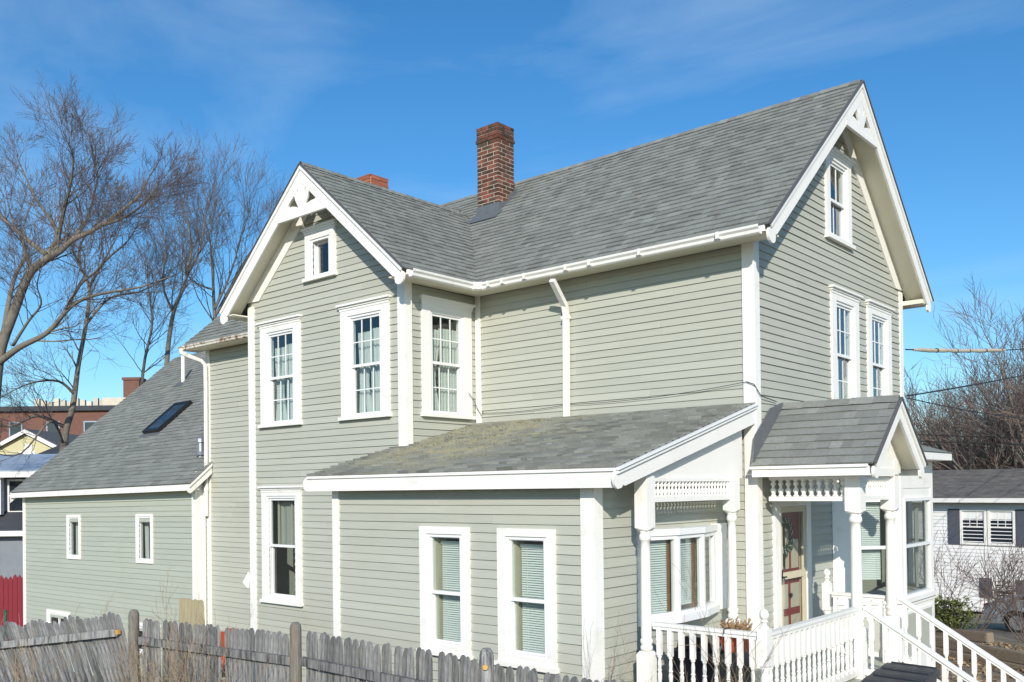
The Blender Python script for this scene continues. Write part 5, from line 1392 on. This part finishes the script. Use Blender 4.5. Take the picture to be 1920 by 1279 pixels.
# thicket behind the neighbouring house
b = MB(); rr = random.Random(31)
for k in range(6500):
    x = rr.uniform(-26, 3); y = rr.uniform(56, 70); z = gh(x, y) + rr.uniform(0, 5.0) * (1 - .35 * max(0, min(1, (-x - 11) / 8)))
    p = Vector((x, y, z)); h = rr.uniform(1.5, 5.0)
    pts = [p]
    d_ = Vector((rr.gauss(0, .35), rr.gauss(0, .35), 1)).normalized()
    for i in range(3):
        d_ = (d_ + Vector((rr.gauss(0, .28), rr.gauss(0, .28), 0.05))).normalized(); pts.append(pts[-1] + d_ * h / 3)
    b.tube(pts, [.032, .026, .018, .008], 3, cap=False)
    for i in range(1, 4):
        for _ in range(3):
            e_ = pts[i] + Vector((rr.gauss(0, .6), rr.gauss(0, .6), rr.uniform(-.1, .8))); b.tube([pts[i], e_], [.014, .006], 3, cap=False)
th = b.build('thicket', 'twig_far', kind='stuff'); tag(th, 'brown mass of bare brushwood behind the white house', 'thicket')

# ------------------------------------------------------------------ neighbouring house behind the bay
nb = thing('neighbour_house', (-5, 31.5, -5.0), 'white clapboard house with dark shutters and a low grey roof', 'house')
NA = Vector((0.985, -0.174, 0)); NN = Vector((-0.174, -0.985, 0)); NO = Vector((-9.3, 32.0, 0)) 
Fn = frame(NO, NA, NN)
b = MB(); b.fbox(Fn, 0, 11.5, -7, -0.06, -5.4, -0.75); b.build('wall', 'white_siding', nb)
cb = MB(); cb.fbox(Fn, 0, 11.5, -0.06, -0.045, -0.06, 0.055); 
q_ = MB(); q_.hexa([Fn(0, -0.07, 0), Fn(11.5, -0.07, 0), Fn(11.5, -0.03, 0), Fn(0, -0.03, 0), Fn(0, -0.07, .15), Fn(11.5, -0.07, .15), Fn(11.5, -0.055, .15), Fn(0, -0.055, .15)])
cm_ = q_.mesh('clapboard', 'white_siding')
for k in range(29): place('clapboard', cm_, nb, mw=Matrix.Translation((0, 0, -5.2 + 0.152 * k)))
b = MB(); b.prism([Fn(-0.3, 0.45, -0.72), Fn(-0.3, 0.45, -0.62), Fn(-0.3, -3.4, 0.62), Fn(-0.3, -3.4, 0.5)], NA * 12.1); rfo = b.build('roof', 'far_roof_brown', nb)
b = MB()
rr = random.Random(41)
for r_ in range(22):
    n0 = 0.45 - 3.85 * r_ / 22; n1 = 0.45 - 3.85 * (r_ + 1.1) / 22; z0 = -0.62 + 1.24 * r_ / 22; z1 = -0.62 + 1.24 * (r_ + 1.1) / 22; a = -0.3
    while a < 11.8:
        w = rr.uniform(.2, .5); e_ = min(a + w, 11.8); b.cur = rr.random(); b.add([Fn(a, n0, z0 + .03), Fn(e_, n0, z0 + .03), Fn(e_, n1, z1 + .008), Fn(a, n1, z1 + .008), Fn(a, n0, z0), Fn(e_, n0, z0)], [(0, 1, 2, 3), (4, 5, 1, 0)]); a = e_
b.build('shingle', 'far_roof_brown', rfo, kind='stuff')
b = MB(); b.fbox(Fn, -0.3, 11.8, 0.42, 0.50, -0.80, -0.62); b.build('gutter', 'white_paint', nb)
b = MB(); b.fbox(Fn, -0.25, 11.7, -0.02, 0.42, -0.80, -0.75); b.build('soffit', 'slate_paint', nb)
def nwin(c, z0, z1, hw, sh=()):
    w = ring(Fn, c - hw, c + hw, z0, z1, 0.09, -0.05, 0.03).build('window', 'white_paint', nb)
    b = MB(); b.fbox(Fn, c - hw + .09, c + hw - .09, -0.05, -0.02, (z0 + z1) / 2 - .03, (z0 + z1) / 2 + .03); b.build('meeting_rail', 'white_paint', w)
    b = MB(); b.fbox(Fn, c - hw + .08, c + hw - .08, -0.045, -0.035, z0 + .08, z1 - .08); b.build('pane', 'dark_glass', w)
    b = MB(); m_ = (z0 + z1) / 2
    for k in (1, 2): a = c - hw + .09 + (2 * hw - .18) * k / 3; b.fbox(Fn, a - .012, a + .012, -.034, -.025, m_, z1 - .09)
    b.fbox(Fn, c - hw + .09, c + hw - .09, -.0345, -.026, (m_ + z1) / 2 - .05, (m_ + z1) / 2 - .025); b.build('muntin_grid', 'white_paint', w)
    b = MB(); b.fbox(Fn, c - hw + .1, c + hw - .1, -0.0347, -0.0345, (m_ + z1) / 2 - .02, z1 - .1); b.build('blind', 'blind', w)
    for s_ in sh:
        b = MB(); a = c + s_ * (hw + 0.26); b.fbox(Fn, a - .24, a + .24, -0.03, 0.02, z0, z1)
        so = b.build('shutter', 'slate_paint', nb)
        for k in range(2):
            b = MB(); b.fbox(Fn, a - .19, a + .19, 0.02, 0.03, z0 + .08 + k * (z1 - z0) / 2, z0 + (k + 1) * (z1 - z0) / 2 - .06); b.build('slat_field', 'slate_paint', so)
for c in (3.86, 5.0): nwin(c, -2.58, -1.08, 0.54, (-1,) if c < 4.5 else (1,))
for c in (5.05,): nwin(c, -4.75, -3.95, 0.45, (-1, 1))
nwin(8.9, -2.58, -1.08, 0.54, (-1, 1))

# evergreen shrub, bare shrubs, sleepers, car
def leaf_shrub(x, y, r, h, label, seed, m='leaf_green', n=1700):
    rr = random.Random(seed); z0 = gh(x, y); t = thing('evergreen_shrub', (x, y, z0), label, 'shrub')
    bs, bl = MB(), MB()
    clumps = [(Vector((rr.gauss(0, r * .45), rr.gauss(0, r * .45), rr.uniform(.25, 1) * h))) for _ in range(34)]
    for c in clumps: bs.tube([(x, y, z0), (x + c.x * .5, y + c.y * .5, z0 + c.z * .5), (x + c.x, y + c.y, z0 + c.z)], [.02, .012, .005], 4)
    for k in range(n):
        c = rr.choice(clumps); p = Vector((x, y, z0)) + c + Vector((rr.gauss(0, .1), rr.gauss(0, .1), rr.gauss(0, .08)))
        u = Vector((rr.gauss(0, 1), rr.gauss(0, 1), rr.gauss(0, .6))).normalized(); v = u.orthogonal().normalized(); v.rotate(Matrix.Rotation(rr.uniform(0, 6.28), 3, u))
        u *= rr.uniform(.035, .06); v *= .018
        bl.add([p - u, p + v, p + u, p - v], [(0, 1, 2, 3)])
    bs.build('stem', 'bark', t); bl.build('leaves', m, t)
leaf_shrub(-0.55, 9.9, 0.42, 1.05, 'rounded yellow green shrub beside the bay', 51)
def bare_shrub(x, y, h, label, seed, n=26, m='twig_far', thin=.006):
    rr = random.Random(seed); z0 = gh(x, y) - .05; t = thing('bare_shrub', (x, y, z0), label, 'shrub', 'leafless shrubs')
    bT, bt = MB(), MB()
    for k in range(n):
        a = rr.uniform(0, 6.283); branch(bT, bt, Vector((x + .25 * math.cos(a), y + .25 * math.sin(a), z0)), Vector((math.cos(a) * .7, math.sin(a) * .7, 1)), h * rr.uniform(.7, 1.1), .016, 0, rr, 2, .05, (6, 5), thin)
    bT.add([(x, y, z0), (x + .01, y, z0), (x, y + .01, z0)], [(0, 1, 2)])
    bt.build('branches', m, t)
bare_shrub(-1.6, 15.0, 2.3, 'large leafless shrub in front of the white house', 61, 11)
bare_shrub(0.1, 14.4, 2.0, 'leafless shrub behind the timber edging', 62, 8)
bare_shrub(-0.4, 17.5, 2.1, 'leafless shrub beside the parked car', 63, 12)
def sleeper(p, q, label, h=.2, w=.2):
    b = MB(); b.bar(p, q, w, h); o = b.build('timber_sleeper', 'sleeper'); tag(o, label, 'timber', 'timber edging beyond the stairs')
    bm = bmesh.new(); bm.from_mesh(o.data); bmesh.ops.bevel(bm, geom=list(bm.edges), offset=.018, segments=2, affect='EDGES'); bm.to_mesh(o.data); bm.free()
sleeper((-1.3, 10.15, -3.15), (0.42, 9.14, -3.03), 'short mossy timber on top of the edging')
sleeper((-0.8, 9.30, -3.20), (3.0, 6.66, -3.11), 'long grey timber directly below the short one')
sleeper((-0.6, 8.98, -3.39), (3.0, 6.48, -3.31), 'second long timber under the first')
sleeper((0.0, 7.85, -3.44), (3.4, 6.9 - .25, -3.42), 'lower timber close to the stair railing')
# parked car (only its rear quarter shows)
car = thing('parked_car', (0.3, 19.1, gh(0.3, 19) ), 'silver blue car parked behind the leafless shrubs', 'car')
cz = gh(0.3, 19); cx0, cy0 = -1.95, 18.3
b = MB()
side = [(0, .35), (.02, .75), (.25, .92), (.75, .98), (1.35, 1.42), (2.7, 1.45), (3.4, 1.0), (4.3, .85), (4.4, .4), (3.9, .33)]
arch = lambda c_: [(c_ + .37 * math.cos(R(a)), .33 + .37 * math.sin(R(a))) for a in range(0, 181, 20)]
out = side + arch(3.4) + arch(.85)
b.prism([(cx0 + x, cy0, cz + z) for x, z in out], (0, 1.7, 0)); body = b.build('body', 'car_paint', car)
b = MB(); b.prism([(cx0 + x, cy0 - .01, cz + z) for x, z in ((.9, 1.0), (1.42, 1.36), (2.6, 1.38), (3.2, 1.0))], (0, .02, 0)); b.build('window', 'dark_glass', car)
for c_ in (.85, 3.4):
    for y in (cy0 + .02, cy0 + 1.5):
        b = MB(); b.tube([(cx0 + c_, y, cz + .33), (cx0 + c_, y + .2, cz + .33)], .32, 20); wo = b.build('wheel', 'tyre', car)
        b = MB(); b.tube([(cx0 + c_, y - .006, cz + .33), (cx0 + c_, y + .1, cz + .33)], .2, 16); b.build('rim', 'metal_grey', wo)
b = MB(); b.box(cx0 - .02, cx0 + .04, cy0 + .1, cy0 + .45, cz + .65, cz + .8); b.build('tail_light', 'red_paint', car)

# ------------------------------------------------------------------ overhead lines
cbl = MB(); c0 = Vector((0.03, 5.60, 2.29)); c1 = Vector((0.30, 25.0, 4.75))
pts = sag(c0, c1, 0.17, 48)
cbl.tube(pts, 0.012, 6); co_ = cbl.build('service_cable', 'wire_black'); tag(co_, 'upper service cable in a pale sheath running from the house corner', 'cable')
sp_ = MB(); sp_.tube([p + Vector((0, 0, .004 * math.sin(k * 1.7))) for k, p in enumerate(pts[1:17])], [.022] + [.034 + .006 * (k % 2) for k in range(14)] + [.02], 8); sp_.build('sheath', 'cable_sheath', co_)
for k in (4, 7, 9, 12, 15):
    b = MB(); p = pts[k]; q = pts[k + 1]; b.tube([p, p.lerp(q, .12)], .043, 8); b.build('tie', 'wire_black', co_)
for lab, c0, c1, sg, r_ in (('thin dark wire rising from the house corner', (0.03, 5.62, 1.50), (.45, 30.0, 4.95), 0.12, .014), ('slack dark wire dipping across the bare trees', (0.03, 5.62, 1.47), (-.6, 30.0, 2.6), 0.3, .010),
                        ('upper of the two far wires crossing the bare trees', (-18, 36, 3.3), (6, 37.0, 1.4), 0.2, .022), ('lower of the two far wires crossing the bare trees', (-18, 36.2, 3.0), (6, 37.2, 1.2), 0.25, .022)):
    b = MB(); b.tube(sag(c0, c1, sg, 26), r_, 5); tag(b.build('overhead_wire', 'wire_black'), lab, 'wire', 'overhead wires')

# ------------------------------------------------------------------ buildings beyond the addition
bk = thing('brick_building', (-84, 26, -5), 'red brick mill building with rows of windows and a brick chimney', 'building')
Bd = Vector((0.756, 0.654, 0)); Bn = Vector((0.654, -0.756, 0)); BO = Vector((-86.5, 22.4, 0))
Fk = frame(BO, Bd, Bn)
b = MB(); b.fbox(Fk, -14, 40, -12, 0, -6, 8.0); b.build('wall', 'brick_far', bk)
b = MB(); b.fbox(Fk, -14.2, 40.2, -0.1, 0.35, 7.7, 8.15); b.build('cornice', 'dark_wall', bk)
for r_ in range(4):
    for k in range(15):
        a = -12.5 + k * 3.45; z = 4.75 - r_ * 3.0
        wo = ring(Fk, a, a + 1.25, z, z + 2.0, .12, -.05, .06).build('window', 'blue_grey', bk)
        b = MB(); b.fbox(Fk, a + .1, a + 1.15, -.02, .02, z + .1, z + 1.9); b.build('pane', 'dark_glass', wo)
for k in range(17):
    b = MB(); b.fbox(Fk, 2.5 + k * .62, 2.5 + k * .62 + .45, -2.5, -2.2, 8.0, 9.1 - .15 * (k % 3)); b.build('roof_panel', 'beige_panel', bk)
b = MB(); b.fbox(Fk, 11.2, 12.7, -3, -1.6, 8.0, 10.85); b.fbox(Fk, 11.1, 12.8, -3.1, -1.5, 10.7, 10.95); b.build('chimney', 'brick_far', bk)
b = MB(); b.fbox(Fk, 9.5, 14.5, -4, -1.0, 8.0, 9.0); b.build('roof_hut', 'beige_panel', bk)
ch_ = thing('cream_house', (-53, 12, -5), 'cream gabled house in front of the brick building', 'house')
Fc = frame((-52.7, 12.0, 0), (0.756, 0.654, 0), (0.654, -0.756, 0))
b = MB(); b.prism([Fc(-2.2, 0, -6), Fc(2.2, 0, -6), Fc(2.2, 0, 2.6), Fc(0, 0, 3.7), Fc(-2.2, 0, 2.6)], Fc(0, -8, 0) - Fc(0, 0, 0)); b.build('wall', 'cream_far', ch_)
for s_ in (-1, 1):
    b = MB(); b.prism([Fc(0, .25, 3.95), Fc(s_ * 2.7, .25, 2.55), Fc(s_ * 2.7, .25, 2.3), Fc(0, .25, 3.68)], Fc(0, -8.5, 0) - Fc(0, 0, 0)); ro_ = b.build('roof', 'far_roof', ch_)
    b = MB(); b.prism([Fc(0, .26, 3.9), Fc(s_ * 2.65, .26, 2.5), Fc(s_ * 2.65, .26, 2.28), Fc(0, .26, 3.66)], Fc(0, .06, 0) - Fc(0, 0, 0)); b.build('bargeboard', 'white_paint', ro_)
wo = ring(Fc, -.5, .5, 1.2, 2.6, .12, -.05, .05).build('window', 'white_paint', ch_); b = MB(); b.fbox(Fc, -.4, .4, -.02, .02, 1.3, 2.5); b.build('pane', 'dark_glass', wo)
dk = thing('dark_roofed_house', (-46, 11, -5), 'low house with a dark slate roof beside the cream gable', 'house')
Fd = frame((-47.0, 10.3, 0), (0.756, 0.654, 0), (0.654, -0.756, 0))
b = MB(); b.fbox(Fd, .4, 6, -6, 0, -6, 2.0); b.build('wall', 'white_siding', dk)
b = MB(); b.prism([Fd(-.4, .4, 1.85), Fd(6.4, .4, 1.85), Fd(5.8, -3, 2.95), Fd(.2, -3, 2.95)], (0, 0, .1)); b.build('roof', 'dark_wall', dk)
b = MB(); b.prism([Fd(-.7, .42, 1.7), Fd(-.1, .42, 1.7), Fd(-.05, .42, 2.7), Fd(-.4, .42, 2.75)], Fd(0, .05, 0) - Fd(0, 0, 0)); b.build('bargeboard', 'white_paint', dk)
ph = thing('porch_house', (-35, 4.5, -5), 'blue grey house with a white porch cornice and dark windows', 'house')
Fq = frame((-35.69, 4.287, 0), (0.756, 0.654, 0), (0.654, -0.756, 0))
b = MB(); b.fbox(Fq, -5, 5.0, -6, -.3, -5.5, 1.0); b.build('wall', 'pale_slate', ph)
b = MB(); b.prism([Fq(-5.2, .5, 0.95), Fq(5.2, .5, 0.95), Fq(4.6, -3, 1.75), Fq(-4.8, -3, 1.75)], (0, 0, .06)); b.build('roof', 'blue_grey', ph)
b = MB(); b.fbox(Fq, -5.2, 5.2, .1, .5, .72, .95); b.build('cornice', 'white_paint', ph)
for a in (-1.4, .05, 1.35, 3.0):
    b = MB(); b.fbox(Fq, a - .13, a + .13, .05, .3, -.8, .72); b.build('post', 'white_siding', ph)
for a in (-.65, .7, 2.1):
    wo = ring(Fq, a - .52, a + .52, -.75, .65, .08, -.3, -.2).build('window', 'white_paint', ph); b = MB(); b.fbox(Fq, a - .45, a + .45, -.28, -.25, -.7, .6); b.build('pane', 'dark_glass', wo)
    b = MB(); b.fbox(Fq, a - .45, a + .45, -.24, -.2, -.06, 0.0); b.build('meeting_rail', 'white_paint', wo)
b = MB(); b.prism([Fq(-5, .9, -1.5), Fq(5, .9, -1.5), Fq(5, -.25, -.75), Fq(-5, -.25, -.75)], (0, 0, .08)); b.build('roof', 'dark_wall', ph, label='dark lower porch roof')
b = MB(); b.fbox(Fq, -5, 5, .85, .95, -1.66, -1.45); b.build('cornice', 'white_paint', ph)
b = MB(); b.fbox(Fq, -.2, .12, .6, .85, -5, -1.66); b.build('post', 'white_siding', ph)
b = MB(); b.fbox(Fq, -5, 5, -.2, .5, -5.4, -1.7); b.build('garage_wall', 'pale_slate', ph)
# red board fence beyond the addition
rf = thing('red_fence', (-27, 1.3, -4.6), 'dark red board fence at the end of the addition', 'fence')
Fr = frame((-27.2, 1.15, 0), (0.756, 0.654, 0), (0.654, -0.756, 0))
q_ = MB(); q_.prism([Fr(0, 0, -5.0), Fr(.14, 0, -5.0), Fr(.14, 0, -2.72), Fr(.07, 0, -2.62), Fr(0, 0, -2.72)], Fr(0, .02, 0) - Fr(0, 0, 0)); rbm = q_.mesh('plank', 'red_paint')
for k in range(-10, 12): 
    v_ = Fr(k * .15, 0, 0) - Fr(0, 0, 0); place('plank', rbm, rf, mw=Matrix.Translation((v_.x, v_.y, random.uniform(-.04, .04))))
b = MB(); b.fbox(Fr, -1.5, 1.7, -.05, 0, -3.1, -3.0); b.fbox(Fr, -1.5, 1.7, -.05, 0, -4.4, -4.3); b.build('rail', 'red_paint', rf)
b = MB(); b.tube([(-23.6, 0.0, -4.9), (-23.6, 0.0, -3.35)], .05, 8); tag(b.build('green_post', 'green_post'), 'green metal stake standing before the dark red fence', 'stake')

# ------------------------------------------------------------------ dry weeds and vines along the fence
def weeds(name, spots, label, seed, h=(.5, 1.2), m='dry_stem', thin=.0025, lev=2, kids=(3, 6)):
    rr = random.Random(seed); bT, bt = MB(), MB()
    for (x, y, z) in spots:
        branch(bt, bt, Vector((x, y, z)), Vector((rr.gauss(0, .35), rr.gauss(0, .15), 1)), rr.uniform(*h), .0055, 0, rr, lev, .12, (kids[1], kids[0], 3), thin, (20, 60), (.3, .6))
    o = bt.build(name, m, kind='stuff'); tag(o, label, 'weeds'); return o
rr = random.Random(71)
weeds('dry_weeds', [(rr.gauss(-3.75, .55), rr.uniform(-5.75, -5.5), -3.2 + rr.uniform(.4, .9)) for _ in range(30)], 'tangle of dry brown weeds growing against the fence', 72, h=(.6, .95))
weeds('dry_weeds', [(rr.uniform(-7.5, -5.2), rr.uniform(-6.4, -6.1), -3.2 + rr.uniform(.3, .8)) for _ in range(12)], 'dry stems in front of the leaning fence panel', 73, h=(.5, 1.0))
weeds('dry_weeds', [(rr.gauss(-5.0, .9), rr.uniform(-5.0, -4.7), -2.3 + rr.uniform(-.2, .2)) for _ in range(9)], 'thin dry stems sticking up behind the fence', 74, h=(.6, 1.0), thin=.002)
weeds('dry_weeds', [(rr.gauss(.75, .22), rr.uniform(-2.9, -2.55), -2.6 + rr.uniform(-.2, .2)) for _ in range(6)], 'pale dry twigs climbing in front of the porch railing', 75, h=(.8, 1.3), thin=.0022)
weeds('dry_weeds', [(rr.gauss(-.05, .2), rr.uniform(-3.2, -3.05), -2.7) for _ in range(3)], 'wispy dry stalks beside the corner board', 76, h=(.9, 1.3), thin=.0018)
weeds('dry_weeds', [(rr.gauss(-1.3, .8), rr.uniform(-5.5, -5.3), -2.7) for _ in range(20)], 'short dry stems in front of the middle of the fence', 77, h=(.3, .6), thin=.003)

b = MB(); rr = random.Random(91)
for k in range(5200):
    x = rr.uniform(-1.5, 5.5); y = rr.uniform(4.2, 13.5); z = gh(x, y) + .03
    u = Vector((rr.gauss(0, 1), rr.gauss(0, 1), rr.gauss(0, .35))).normalized() * rr.uniform(.03, .075); v = Vector((-u.y, u.x, rr.gauss(0, .03))).normalized() * rr.uniform(.015, .035)
    c = Vector((x, y, z + rr.uniform(0, .05))); b.cur = rr.random(); b.add([c - u, c + v, c + u, c - v], [(0, 1, 2, 3)])
tag(b.build('leaf_litter', 'litter', kind='stuff'), 'brown fallen leaves on the bank beside the timbers', 'leaves')

# wooded hills added round the horizon to hide the sky's yellow band
b = MB(); n_ = 240; rr = random.Random(95)
for k in range(n_):
    a = 6.28318 * k / n_; r_ = 420
    h_ = 9 + 5 * noise.noise(Vector((math.cos(a) * 4, math.sin(a) * 4, 1))) + 2.5 * noise.noise(Vector((math.cos(a) * 25, math.sin(a) * 25, 2))) + rr.uniform(0, .8)
    b.v += [(r_ * math.cos(a), r_ * math.sin(a), -6), (r_ * math.cos(a), r_ * math.sin(a), h_ * .7), ((r_ + 60) * math.cos(a), (r_ + 60) * math.sin(a), h_)]; b.sh += [.5] * 3
for k in range(n_):
    i = 3 * k; j = 3 * ((k + 1) % n_); b.f += [(i, j, j + 1, i + 1), (i + 1, j + 1, j + 2, i + 2)]
b.build('hills', 'far_wood', kind='structure')
